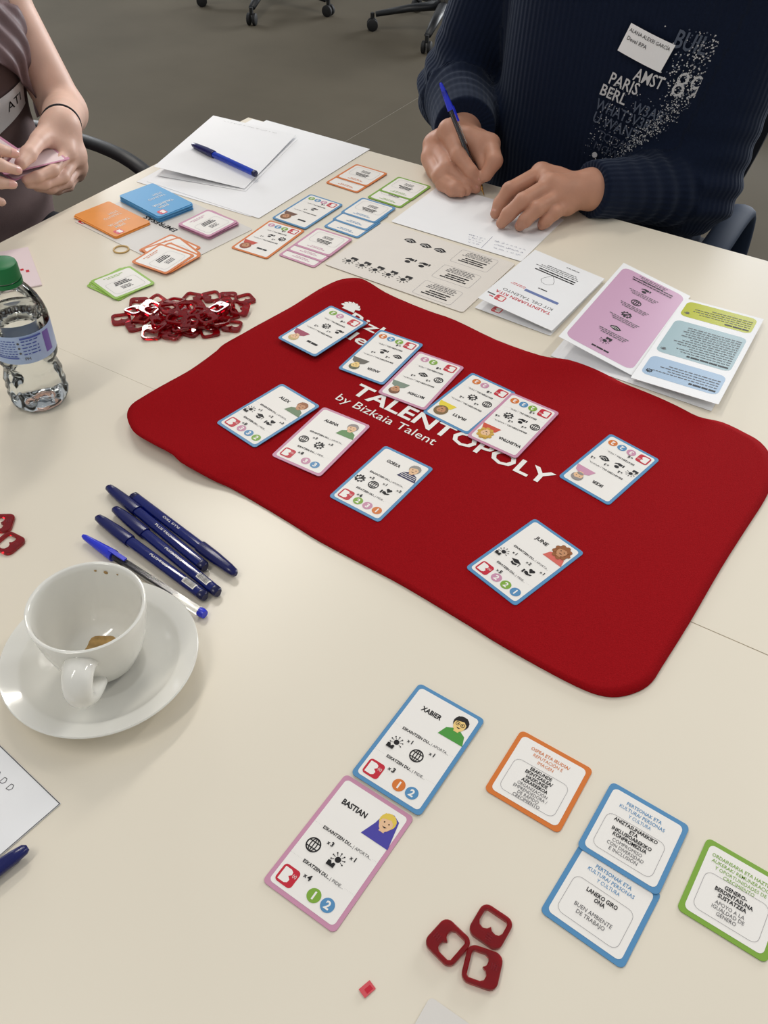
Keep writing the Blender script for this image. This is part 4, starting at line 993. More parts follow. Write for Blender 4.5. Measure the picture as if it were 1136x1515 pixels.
# ------------------------------------------------------------------ signed distance modelling for bodies and clothes
def smin(a, b, k):
    if k <= 0: return np.minimum(a, b)
    h = np.maximum(k - np.abs(a - b), 0) / k
    return np.minimum(a, b) - h * h * k * 0.25
def d_cone(p, a, b, ra, rb):
    a = np.asarray(a, np.float32); b = np.asarray(b, np.float32); ab = b - a; L2 = float(ab @ ab) + 1e-12
    pa = p - a; t = np.clip((pa @ ab) / L2, 0, 1)
    q = pa - t[:, None] * ab
    return np.sqrt(np.einsum('ij,ij->i', q, q)) - (ra + (rb - ra) * t)
def d_ell(p, c, r, R=None):
    q = p - np.asarray(c, np.float32)
    if R is not None: q = q @ np.asarray(R, np.float32)
    r = np.asarray(r, np.float32); k0 = np.linalg.norm(q / r, axis=1); k1 = np.linalg.norm(q / (r * r), axis=1)
    return k0 * (k0 - 1) / np.maximum(k1, 1e-9)
class Shape:
    """groups of primitives, each blended inside with its own k, then joined with kj"""
    def __init__(s): s.g = []
    def group(s, prims, k, kj, cut=None): s.g.append((prims, k, kj, cut)); return s
    def __call__(s, p):
        out = None
        for prims, k, kj, cut in s.g:
            d = None
            for q in prims:
                if q[0] == 'u':        # several chains: each blended inside, barely blended with one another
                    e = None
                    for ch in q[1]:
                        dd = None
                        for z in ch:
                            ee = d_cone(p, *z[1:]); dd = ee if dd is None else smin(dd, ee, .004)
                        e = dd if e is None else smin(e, dd, q[2])
                else: e = d_cone(p, *q[1:]) if q[0] == 'c' else d_ell(p, *q[1:])
                d = e if d is None else smin(d, e, k)
            if cut is not None:
                for c0, n0 in cut: d = np.maximum(d, (p - np.asarray(c0, np.float32)) @ np.asarray(n0, np.float32))
            out = d if out is None else smin(out, d, kj)
        return out
def surface(f, lo, hi, h, clip=None):
    """surface nets on a grid; only the band near the surface is evaluated finely"""
    lo = np.array(lo, float); n = np.ceil((np.array(hi) - lo) / (4 * h)).astype(int) * 4 + 1
    ax = [lo[i] + h * np.arange(n[i]) for i in range(3)]
    cax = [a[::4] for a in ax]; nc = [len(a) for a in cax]
    P = np.stack(np.meshgrid(*cax, indexing='ij'), -1).reshape(-1, 3).astype(np.float32)
    dc = f(P).reshape(nc)
    D = np.repeat(np.repeat(np.repeat(dc, 4, 0), 4, 1), 4, 2)[:n[0], :n[1], :n[2]].astype(np.float32)
    near = np.abs(dc) < 4 * h * 1.9
    N = np.repeat(np.repeat(np.repeat(near, 4, 0), 4, 1), 4, 2)
    Nf = np.zeros(n, bool)
    # a coarse node speaks for the +-2 fine nodes round it
    pad = np.pad(N, 2, mode='edge'); Nf = pad[:n[0], :n[1], :n[2]] | pad[4:n[0] + 4, 4:n[1] + 4, 4:n[2] + 4][:n[0], :n[1], :n[2]] if False else N[:n[0], :n[1], :n[2]].copy()
    for axis in range(3):
        r = np.roll(Nf, -3, axis); r2 = np.roll(Nf, 3, axis); Nf = Nf | r | r2
    I = np.argwhere(Nf)
    for c in range(0, len(I), 400000):
        J = I[c:c + 400000]; pp = np.stack([ax[k][J[:, k]] for k in range(3)], -1).astype(np.float32)
        D[J[:, 0], J[:, 1], J[:, 2]] = f(pp)
    S = D < 0
    cn = [n[i] - 1 for i in range(3)]
    def cor(A, i, j, k): return A[i:i + cn[0], j:j + cn[1], k:k + cn[2]]
    cnt = sum(cor(S, i, j, k).astype(np.int8) for i in (0, 1) for j in (0, 1) for k in (0, 1))
    act = (cnt > 0) & (cnt < 8); idx = np.full(cn, -1, np.int64); A = np.argwhere(act); idx[act] = np.arange(len(A))
    acc = np.zeros((len(A), 3)); num = np.zeros(len(A))
    C = [(i, j, k) for i in (0, 1) for j in (0, 1) for k in (0, 1)]
    for a in C:
        for b in C:
            if a < b and sum(abs(x - y) for x, y in zip(a, b)) == 1:
                da = D[A[:, 0] + a[0], A[:, 1] + a[1], A[:, 2] + a[2]]; db = D[A[:, 0] + b[0], A[:, 1] + b[1], A[:, 2] + b[2]]
                m = (da < 0) != (db < 0); t = np.where(m, da / np.where(m, da - db, 1), 0)
                acc += m[:, None] * (np.array(a) + t[:, None] * (np.array(b) - np.array(a))); num += m
    V = lo + h * (A + acc / num[:, None])
    F = []
    for axis in range(3):
        u, v = [(1, 2), (2, 0), (0, 1)][axis]
        sl0 = [slice(None)] * 3; sl1 = [slice(None)] * 3; sl0[axis] = slice(0, n[axis] - 1); sl1[axis] = slice(1, n[axis])
        a, b = S[tuple(sl0)], S[tuple(sl1)]; E = np.argwhere(a != b)
        ok = (E[:, u] > 0) & (E[:, v] > 0) & (E[:, u] < n[u] - 1) & (E[:, v] < n[v] - 1); E = E[ok]
        if not len(E): continue
        q = []
        for du, dv in ((-1, -1), (0, -1), (0, 0), (-1, 0)):
            e = E.copy(); e[:, u] += du; e[:, v] += dv; q.append(idx[e[:, 0], e[:, 1], e[:, 2]])
        q = np.stack(q, 1); inside = a[E[:, 0], E[:, 1], E[:, 2]]
        q[~inside] = q[~inside][:, ::-1]; F.append(q)
    F = np.concatenate(F)
    F = F[(F >= 0).all(1)]
    if clip is not None:
        keep = clip(V); F = F[keep[F].all(1)]
        used = np.zeros(len(V), bool); used[F] = True; m = np.cumsum(used) - 1; V = V[used]; F = m[F]
    return V, F
def np_mesh(name, V, F):
    me = bpy.data.meshes.new(name); V = np.asarray(V, np.float32); F = np.asarray(F, np.int32)
    me.vertices.add(len(V)); me.vertices.foreach_set('co', V.ravel())
    me.loops.add(F.size); me.loops.foreach_set('vertex_index', F.ravel())
    me.polygons.add(len(F)); me.polygons.foreach_set('loop_start', np.arange(len(F), dtype=np.int32) * F.shape[1])
    me.update(calc_edges=True); me.validate(); me.shade_smooth(); return me
def join_vf(parts):
    V = []; F = []; n = 0
    for v, f in parts: V.append(v); F.append(f + n); n += len(v)
    return np.concatenate(V), np.concatenate(F)

def up(p): return (p[0], p[1], p[2] + ZT)
def hand_groups(S, wrist, fing, thumb, palm_r=0.0125, sc=1.0, arm=None, rad=None, extra=None, tsc=1.0):
    """fing: four chains of four joints (index..pinky), thumb: four joints"""
    rs = rad or [(.0110, .0098, .0086, .0068), (.0112, .0100, .0088, .0070), (.0108, .0096, .0084, .0067), (.0098, .0086, .0076, .0060)]
    pal = []
    w = Vector(wrist)
    for ch, r in zip(fing, rs):
        m = Vector(ch[0]); pal.append(('c', tuple(w + (m - w) * 0.12), tuple(m), .0165 * sc, (r[0] + .0008) * sc))
    for a, b in zip(fing[:-1], fing[1:]): pal.append(('c', a[0], b[0], .0112 * sc, .0108 * sc))
    c = (Vector(fing[1][0]) + Vector(fing[2][0])) / 2; pal.append(('c', tuple(w), tuple(w + (c - w) * .7), .0190 * sc, .0175 * sc))
    t0 = Vector(thumb[0]); pal.append(('c', tuple(t0), tuple((Vector(thumb[1]) * .8 + t0 * .2)), .0165 * sc, .0130 * sc)); pal.append(('c', tuple(t0), tuple(w), .0150 * sc, .0190 * sc))
    pal.append(('c', tuple(Vector(thumb[0]) * .45 + Vector(thumb[1]) * .55), tuple(Vector(fing[0][0]) * .7 + w * .3), .0095 * sc, .0105 * sc))
    if arm is not None:
        e, r0, r1 = arm; pal.append(('c', tuple(w), tuple(e), r0, r1))
    if extra: pal += extra
    S.group(pal, .014, .0)
    S.group([('u', [[('c', ch[i], ch[i + 1], r[i] * sc, r[i + 1] * sc) for i in range(3)] for ch, r in zip(fing, rs)], .0012)], 0, .005)
    S.group([('c', thumb[i], thumb[i + 1], (.0135, .0118, .0112, .0084)[i] * sc * tsc, (.0118, .0112, .0088, .0084)[i] * sc * tsc) for i in range(3)], .005, .005)
    return S
def fingernail(parent, dip, tip, updir, material, r=.0068, L=.0105):
    d = (Vector(tip) - Vector(dip)).normalized(); u = Vector(updir); u = (u - d * u.dot(d)).normalized(); s = d.cross(u)
    mb = MB(); nx, ny = 7, 6; c = Vector(tip) + d * (r * .10)
    for j in range(ny):
        for i in range(nx):
            a = (i / (nx - 1) - .5) * 1.9; t = j / (ny - 1)
            wd = 1 - .55 * max(0, t - .7) / .3
            p = c + d * ((t - .75) * L) + s * (math.sin(a) * r * .86 * wd) + u * (r * (1.02 - .26 * max(0, t - .55) / .45) * (.18 + .82 * math.cos(a * wd)) + .0002)
            mb.v.append(tuple(p))
    for j in range(ny - 1):
        for i in range(nx - 1): mb.f.append((j * nx + i, j * nx + i + 1, (j + 1) * nx + i + 1, (j + 1) * nx + i)); mb.m.append(0)
    return mb.build('fingernail', material, parent, smooth=True, fix=False)
def head_groups(S, c, facing, hs=1.0):
    """head round centre c, looking along the unit vector facing (horizontal)"""
    c = Vector(c); f = Vector(facing).normalized(); s = f.cross(Vector((0, 0, 1)))
    R = np.array([list(s), list(f), [0, 0, 1]]).T
    g = [('e', tuple(c + f * -.008 + Vector((0, 0, .030)) * hs), (.074 * hs, .092 * hs, .088 * hs), R), ('e', tuple(c + f * .020 * hs + Vector((0, 0, -.045 * hs))), (.056 * hs, .066 * hs, .070 * hs), R),
         ('c', tuple(c + f * .090 * hs + Vector((0, 0, .012 * hs))), tuple(c + f * .102 * hs + Vector((0, 0, -.024 * hs))), .009 * hs, .014 * hs),
         ('c', tuple(c + f * .076 * hs - s * .024 * hs + Vector((0, 0, -.058 * hs))), tuple(c + f * .076 * hs + s * .024 * hs + Vector((0, 0, -.058 * hs))), .009 * hs, .009 * hs)]
    for q in (-1, 1): g.append(('e', tuple(c + s * (q * .078 * hs) + f * -.008 + Vector((0, 0, -.004))), (.010 * hs, .020 * hs, .032 * hs), R))
    S.group(g, .016, .02); return s
def eyes_hair(parent, c, facing, hs, hair_long, hair_mat):
    c = Vector(c); f = Vector(facing).normalized(); s = f.cross(Vector((0, 0, 1)))
    for q in (-1, 1):
        mb = MB().lathe([(0, -.011)] + [(.011 * math.sin(t), -.011 * math.cos(t)) for t in np.linspace(.25, 2.9, 9)] + [(0, .011)], 16)
        mb.xform(Matrix.Translation(c + f * .0655 * hs + s * (q * .030 * hs) + Vector((0, 0, .006)))); mb.build('eye', 'eye_white', parent, smooth=True)
        mb = MB().lathe([(0, .0012), (.0045, .0008), (.0052, 0)], 14); mb.xform(align(c + f * (.0655 * hs + .0098) + s * (q * .030 * hs) + Vector((0, 0, .0030)), c + f * .2 * hs + s * (q * .030 * hs) + Vector((0, 0, -.06)))); mb.build('iris', 'hair_dark', parent, fix=False)
    R = np.array([list(s), list(f), [0, 0, 1]]).T; H = Shape()
    g = [('e', tuple(c + f * -.020 + Vector((0, 0, .045 * hs))), (.084 * hs, .100 * hs, .092 * hs), R)]
    if hair_long:
        for q in (-.06, 0, .06): g.append(('c', tuple(c + s * q + f * -.055), tuple(c + s * q * 1.2 + f * -.075 + Vector((0, 0, -.26))), .045, .030))
    n = tuple(f * .8 + Vector((0, 0, -.6))); H.group(g, .03, 0, cut=[(tuple(c + f * .050 * hs + Vector((0, 0, .070))), n)])
    lo = np.array(c) - .36; hi = np.array(c) + .2
    V, F = surface(H, lo, hi, .008); me = np_mesh('hair', V, F); link_mesh('hair', me, hair_mat, parent)

HANDS = {'RH': {'wrist': None, 'index': [[-0.6049, 1.215, 0.0673], [-0.5674, 1.18, 0.0491], [-0.5424, 1.172, 0.0337], [-0.5301, 1.177, 0.0226]], 'middle': [[-0.6336, 1.225, 0.0351], [-0.5796, 1.17, 0.0293], [-0.546, 1.165, 0.0168], [-0.5323, 1.175, 0.0104]], 'ring': [[-0.6252, 1.205, 0.0228], [-0.5861, 1.158, 0.0196], [-0.5538, 1.15, 0.0141], [-0.539, 1.157, 0.0112]], 'pinky': [[-0.6093, 1.188, 0.0157], [-0.5766, 1.152, 0.0138], [-0.5562, 1.144, 0.0126], [-0.5424, 1.146, 0.0123]], 'thumb': [[-0.5971, 1.262, 0.0461], [-0.5381, 1.225, 0.0582], [-0.5165, 1.195, 0.0482], [-0.5212, 1.182, 0.0303]]}, 'LH': {'wrist': [-0.3659, 1.216, 0.036], 'index': [[-0.4427, 1.2011, 0.046], [-0.4619, 1.1359, 0.04], [-0.4694, 1.1255, 0.022], [-0.4701, 1.1144, 0.011]], 'middle': [[-0.4148, 1.1684, 0.047], [-0.4314, 1.1154, 0.04], [-0.4451, 1.1014, 0.022], [-0.4509, 1.0948, 0.01]], 'ring': [[-0.3994, 1.1661, 0.036], [-0.4106, 1.1174, 0.033], [-0.4191, 1.1019, 0.02], [-0.4263, 1.103, 0.0095]], 'pinky': [[-0.3864, 1.1699, 0.024], [-0.3923, 1.1377, 0.024], [-0.3974, 1.1242, 0.016], [-0.4016, 1.1249, 0.0085]], 'thumb': [[-0.3917, 1.2362, 0.03], [-0.4352, 1.2279, 0.022], [-0.4693, 1.1842, 0.016], [-0.4791, 1.1527, 0.012]]}, 'W': {'wrist': [-1.062, 0.8761, 0.0766], 'index': [[-1.035, 0.8541, 0.0521], [-1.015, 0.8064, 0.0481], [-1.015, 0.778, 0.0487], [-1.02, 0.7633, 0.0489]], 'middle': [[-1.045, 0.8753, 0.0367], [-1.02, 0.825, 0.0305], [-1.018, 0.7886, 0.0344], [-1.022, 0.7674, 0.0412]], 'ring': [[-1.055, 0.8836, 0.0172], [-1.03, 0.8381, 0.0153], [-1.025, 0.8035, 0.0203], [-1.03, 0.7853, 0.0277]], 'pinky': [[-1.065, 0.888, 0.0029], [-1.045, 0.8513, 0.0015], [-1.04, 0.8264, 0.0059], [-1.04, 0.808, 0.0137]], 'thumb': [[-1.065, 0.8612, 0.0738], [-1.045, 0.8184, 0.0787], [-1.025, 0.7809, 0.0771], [-1.015, 0.7578, 0.0745]]}, 'W2': {'a': [[-1.02, 0.7123, 0.1127], [-1.01, 0.7279, 0.1038], [-1.005, 0.7451, 0.0948]], 'b': [[-1.01, 0.6998, 0.1019], [-1.0, 0.7146, 0.0913], [-1.0, 0.7387, 0.0757]], 'c': [[-1.01, 0.6873, 0.0825], [-1.005, 0.7109, 0.068], [-1.0, 0.7256, 0.0612]], 'd': [[-1.02, 0.6907, 0.0533], [-1.015, 0.7004, 0.0454], [-1.01, 0.709, 0.0405]]}}
# ------------------------------------------------------------------ the man writing at the far side
RH, LH = HANDS['RH'], HANDS['LH']
r_wr, r_el, r_sh = up((-.612, 1.282, .052)), up((-.718, 1.468, .032)), up((-.622, 1.475, .330))
l_wr, l_el, l_sh = up(LH['wrist']), up((-.258, 1.385, .000)), up((-.258, 1.472, .330))
m_head = Vector(up((-.415, 1.375, .555)))
def man():
    rf = [[up(p) for p in RH[k]] for k in ('index', 'middle', 'ring', 'pinky')]; rt = [up(p) for p in RH['thumb']]
    lf = [[up(p) for p in LH[k]] for k in ('index', 'middle', 'ring', 'pinky')]; lt = [up(p) for p in LH['thumb']]
    parts = []
    big = lambda k: [tuple(v * k for v in r) for r in ((.0112, .0100, .0088, .0070), (.0114, .0102, .0090, .0071), (.0110, .0098, .0086, .0068), (.0100, .0090, .0080, .0064))]
    vm = lambda a, b, t: tuple(Vector(a) * (1 - t) + Vector(b) * t)
    core = vm(vm(rf[1][1], rt[0], .5), r_wr, .15)
    S = hand_groups(Shape(), r_wr, rf, rt, arm=(r_el, .0270, .040), rad=big(1.16), tsc=1.08, extra=[('c', core, tuple(Vector(vm(rt[1], rf[0][1], .5)) + Vector((0, .014, -.002))), .018, .013), ('c', tuple(Vector(vm(rt[1], rf[0][1], .5)) + Vector((0, .014, -.002))), tuple(Vector(vm(rt[2], rf[0][2], .55)) + Vector((0, .013, -.006))), .013, .009), ('c', r_wr, core, .024, .020), ('c', core, vm(rf[0][0], rt[1], .45), .018, .012), ('c', vm(rf[0][0], rf[0][1], .2), rt[1], .0105, .0125), ('c', core, vm(rf[1][1], rf[2][1], .5), .019, .013)]); P = np.array(sum(rf, []) + rt + [r_wr])
    parts.append(surface(S, P.min(0) - .03, P.max(0) + .035, .0016))
    S = hand_groups(Shape(), l_wr, lf, lt, arm=(l_el, .0275, .040), rad=big(1.10)); P = np.array(sum(lf, []) + lt + [l_wr])
    parts.append(surface(S, P.min(0) - .03, P.max(0) + .035, .0016))
    S = Shape(); T = [('c', up((x, 1.46, .28)), up((x, 1.44, -.22)), .085, .095) for x in (-.48, -.42, -.36)] + [('c', up((-.39, 1.46, .34)), up((-.405, 1.41, .46)), .058, .055)]
    T += [('c', r_sh, r_el, .050, .038), ('c', l_sh, l_el, .050, .038), ('c', r_el, r_wr, .038, .026), ('c', l_el, l_wr, .038, .026), ('c', r_sh, l_sh, .055, .055)]
    S.group(T, .03, 0); head_groups(S, m_head, (0.05, -1, 0), 1.08)
    parts.append(surface(S, up((-.86, 1.18, -.36)), up((-.06, 1.62, .78)), .008))
    V, F = join_vf(parts)
    body = link_mesh('person', np_mesh('person', V, F), 'skin_tan')
    tag(body, 'person in a navy ribbed sweater writing with a clear pen at the far side', 'person')
    for ch in rf[:2]: fingernail(body, ch[2], ch[3], (0.2, -.35, .9), 'nail_tan', .0086, .0115)
    fingernail(body, rt[2], rt[3], (.9, -.45, .1), 'nail_tan', .0093, .0125)
    for ch in lf: fingernail(body, ch[2], ch[3], (-.25, -.5, 1), 'nail_tan', .0078)
    # sweater
    S = Shape()
    tor = [('c', up((x, 1.452, .27)), up((x, 1.440, -.20)), .118, .122) for x in (-.500, -.43, -.36)] + [('c', up((-.59, 1.465, .325)), up((-.28, 1.465, .325)), .075, .075)]
    S.group(tor, .05, 0)
    S.group([('c', r_sh, r_el, .072, .066), ('c', r_el, tuple(Vector(r_wr) * 1.12 - Vector(r_el) * .12), .064, .047)], .03, .03, cut=[(tuple(Vector(r_wr) * 1.10 - Vector(r_el) * .10), tuple((Vector(r_wr) - Vector(r_el)).normalized()))])
    S.group([('c', l_sh, l_el, .072, .060), ('c', l_el, l_wr, .056, .040)], .03, .03, cut=[(tuple(Vector(l_wr) * 1.03 - Vector(l_el) * .03), tuple((Vector(l_wr) - Vector(l_el)).normalized()))])
    V, F = surface(S, up((-.88, 1.16, -.36)), up((-.06, 1.64, .48)), .0042)
    # ribs and folds
    segs = [(r_sh, r_el, .062), (r_el, r_wr, .048), (l_sh, l_el, .062), (l_el, l_wr, .046)]
    dd = [np.min([d_cone(V, *q[1:]) for q in tor], axis=0)] + [d_cone(V, np.array(a), np.array(b), r, r) for a, b, r in segs]
    who = np.argmin(np.stack(dd), axis=0); rib = V[:, 0].copy(); cam = np.array((.45, -.85, .35))
    nrm = np.zeros_like(V); e = 2e-3
    for k in range(3):
        q = np.zeros(3); q[k] = e; nrm[:, k] = S((V + q).astype(np.float32)) - S((V - q).astype(np.float32))
    nrm /= np.linalg.norm(nrm, axis=1)[:, None] + 1e-9
    disp = np.zeros(len(V))
    for i, (a, b, r) in enumerate(segs):
        a, b = np.array(a), np.array(b); ab = b - a; L = np.linalg.norm(ab); d = ab / L; x = cam - d * (cam @ d); x /= np.linalg.norm(x); y = np.cross(d, x)
        m = who == i + 1; q = V[m] - a; phi = np.arctan2(q @ y, q @ x); s = q @ d
        rib[m] = phi * r
        if i in (1, 3): disp[m] += .0026 * np.sin(2 * np.pi * s / .030 + 1.3 * np.sin(phi * 2 + i)) * np.clip(1.1 - s / L, 0, 1)
        else: disp[m] += .0030 * np.sin(2 * np.pi * s / .040 + 1.5 * np.sin(phi + i)) * np.clip((s / L - .55) / .45, 0, 1)
    m = who == 0; disp[m] += .0022 * np.sin(V[m, 2] * 55 + 3 * np.sin(V[m, 0] * 14)) * np.clip((ZT + .12 - V[m, 2]) / .12, 0, 1)
    V = V + nrm * disp[:, None]
    me = np_mesh('sweater', V, F); at = me.attributes.new('rib', 'FLOAT', 'POINT'); at.data.foreach_set('value', rib.astype(np.float32))
    sw = link_mesh('sweater', me, 'knit_navy', body)
    # turtle-free round collar, trousers
    cl = MB(); n = 40; cl.tube([(-.395 + .066 * math.cos(2 * math.pi * i / n), 1.448 + .066 * math.sin(2 * math.pi * i / n), ZT + .395 + .012 * math.sin(2 * math.pi * i / n)) for i in range(n + 1)], .012, 10, caps=False); cl.build('collar', 'knit_navy', body, smooth=True)
    S2 = Shape()
    for q in (-1, 1):
        hp = up((-.39 + q * .085, 1.47, -.22)); kn = up((-.39 + q * .12, 1.03, -.20)); an = (-.39 + q * .12, 1.06, .09)
        S2.group([('c', hp, kn, .080, .062), ('c', kn, an, .058, .042)], .03, .03)
    V2, F2 = surface(S2, (-.66, .93, .05), (-.12, 1.60, .64), .009); link_mesh('trousers', np_mesh('trousers', V2, F2), 'trousers', body)
    for q in (-1, 1):
        mb = MB(); x = -.39 + q * .12
        rings = [[(x + w * math.cos(t), yy + .0 * math.sin(t), z0 + hh * max(0, math.sin(t)) ) for t in np.linspace(0, 2 * math.pi, 14, endpoint=False)] for yy, w, hh, z0 in ((.82, .02, .03, .004), (.84, .040, .045, .004), (.92, .046, .065, .004), (1.02, .040, .095, .004), (1.09, .036, .10, .004), (1.11, .02, .06, .004))]
        loft(rings, mb); mb.build('shoe', 'rubber', body, smooth=True)
    eyes_hair(body, m_head, (.05, -1, 0), 1.08, False, 'hair_dark')
    # flat print on the chest: pushed onto the sweater front along +Y
    def press(P, name, parent, M2, off):
        """place a flat Print (chest plane: x = world X, y = height above table) on the sweater"""
        pts = np.array([tuple(M2 @ Vector((x, y, 0))) for x, y, z in P.mb.v]); zz = np.array([p[2] for p in P.mb.v])
        p = np.stack([pts[:, 0], np.full(len(pts), 1.10), pts[:, 1] + ZT], -1)
        for _ in range(40):
            d = torso_f(p.astype(np.float32)); p[:, 1] = np.minimum(p[:, 1] + np.maximum(d, 0) * .9, 1.44)
        p[:, 1] -= off + zz * 2; P.mb.v = [tuple(q) for q in p]; return P.build(name, parent)
    torso_f = Shape().group(tor, .05, 0)
    for nm, rgb in (('print_grey', (84, 92, 108)), ('print_white', (196, 196, 198)), ('print_dim', (60, 66, 82))): mat(nm, rgb, 0.8, 0.2)
    I2 = Matrix.Translation((-.355, .135, 0)) @ Matrix.Rotation(math.radians(-12), 4, 'Z') @ Matrix.Translation((.355, -.135, 0)); TX = Matrix.Rotation(math.radians(0), 4, 'Z')
    rn = random.Random(11)
    P = Print(); P.text('BUIL', -.3250, .2080, .0220, 'print_grey', 'C', 0.016, .042); P.text('W3AR', -.3380, .1130, .0145, 'print_grey', 'C', .012, .046)
    P.text('WHAT3V3R', -.3690, .0965, .0145, 'print_grey', 'C', .012, .086); P.text('U WANT', -.3720, .0785, .0145, 'print_grey', 'C', .012, .072); P.text('TODAY', -.3650, .0600, .0120, 'print_dim', 'C', .010, .054); P.text('NOW', -.3700, .0440, .0105, 'print_dim', 'C', .010, .040)
    press(P, 'dim_lettering', body, I2, .0040)
    P = Print(); P.text('AMST', -.3560, .1530, .0160, 'print_white', 'C', 0.012, .042); P.text('PARIS', -.3850, .1355, .0155, 'print_white', 'C', 0.012, .044); P.text('BERL', -.3930, .1170, .0150, 'print_white', 'C', 0.012, .040)
    P.text('89', -.3050, .1500, .0330, 'print_white', 'C', -.006, .034); press(P, 'white_lettering', body, I2, .0046)
    P = Print(dz=0)
    for k in range(1100):
        t = rn.random(); cx0 = -.290 - .052 * (1 - t) - .007 * math.sin(t * 9); yy = .028 + .205 * t
        x = cx0 + rn.gauss(0, .005 + .017 * t * t); r = rn.uniform(.0004, .0010) * (1.25 if t > .6 else 1)
        P.disc(x, yy + rn.uniform(-.004, .004), r, 'print_white' if rn.random() < .6 else 'print_grey', 6)
    for k in range(260): P.disc(-.372 + rn.uniform(-.032, .034), .03 + .11 * rn.random(), rn.uniform(.0004, .0009), 'print_white' if rn.random() < .5 else 'print_grey', 6)
    P.disc(-.384, .036, .0042, 'print_white', 14)
    d_ = press(P, 'halftone_dots', body, I2, .0050); d_['kind'] = 'stuff'
    # name sticker
    M2 = Matrix.Translation((-.3640, .1990, 0)) @ Matrix.Rotation(math.radians(-17), 4, 'Z')
    P = Print(); nx, ny = 12, 8
    for i in range(nx):
        for j in range(ny):
            x0, x1 = -.0335 + .067 * i / nx, -.0335 + .067 * (i + 1) / nx; y0, y1 = -.0190 + .038 * j / ny, -.0190 + .038 * (j + 1) / ny
            P.mb.add([(x0, y0, 0), (x1, y0, 0), (x1, y1, 0), (x0, y1, 0)], [(0, 1, 2, 3)], P.ink('paper'))
    st = press(P, 'name_sticker', body, M2, .0068); tag(st, 'white handwritten name sticker')
    P = Print(); P.text('ALANA ALEXEI GARCÍA', -.0310, .0095, .0046, 'ink', 'L', 0.0, .0610); P.text('Devel RPA', -.0290, -.0010, .0050, 'ink', 'L', 0.0, .0300); press(P, 'handwriting', st, M2, .0072)
    return body
man()

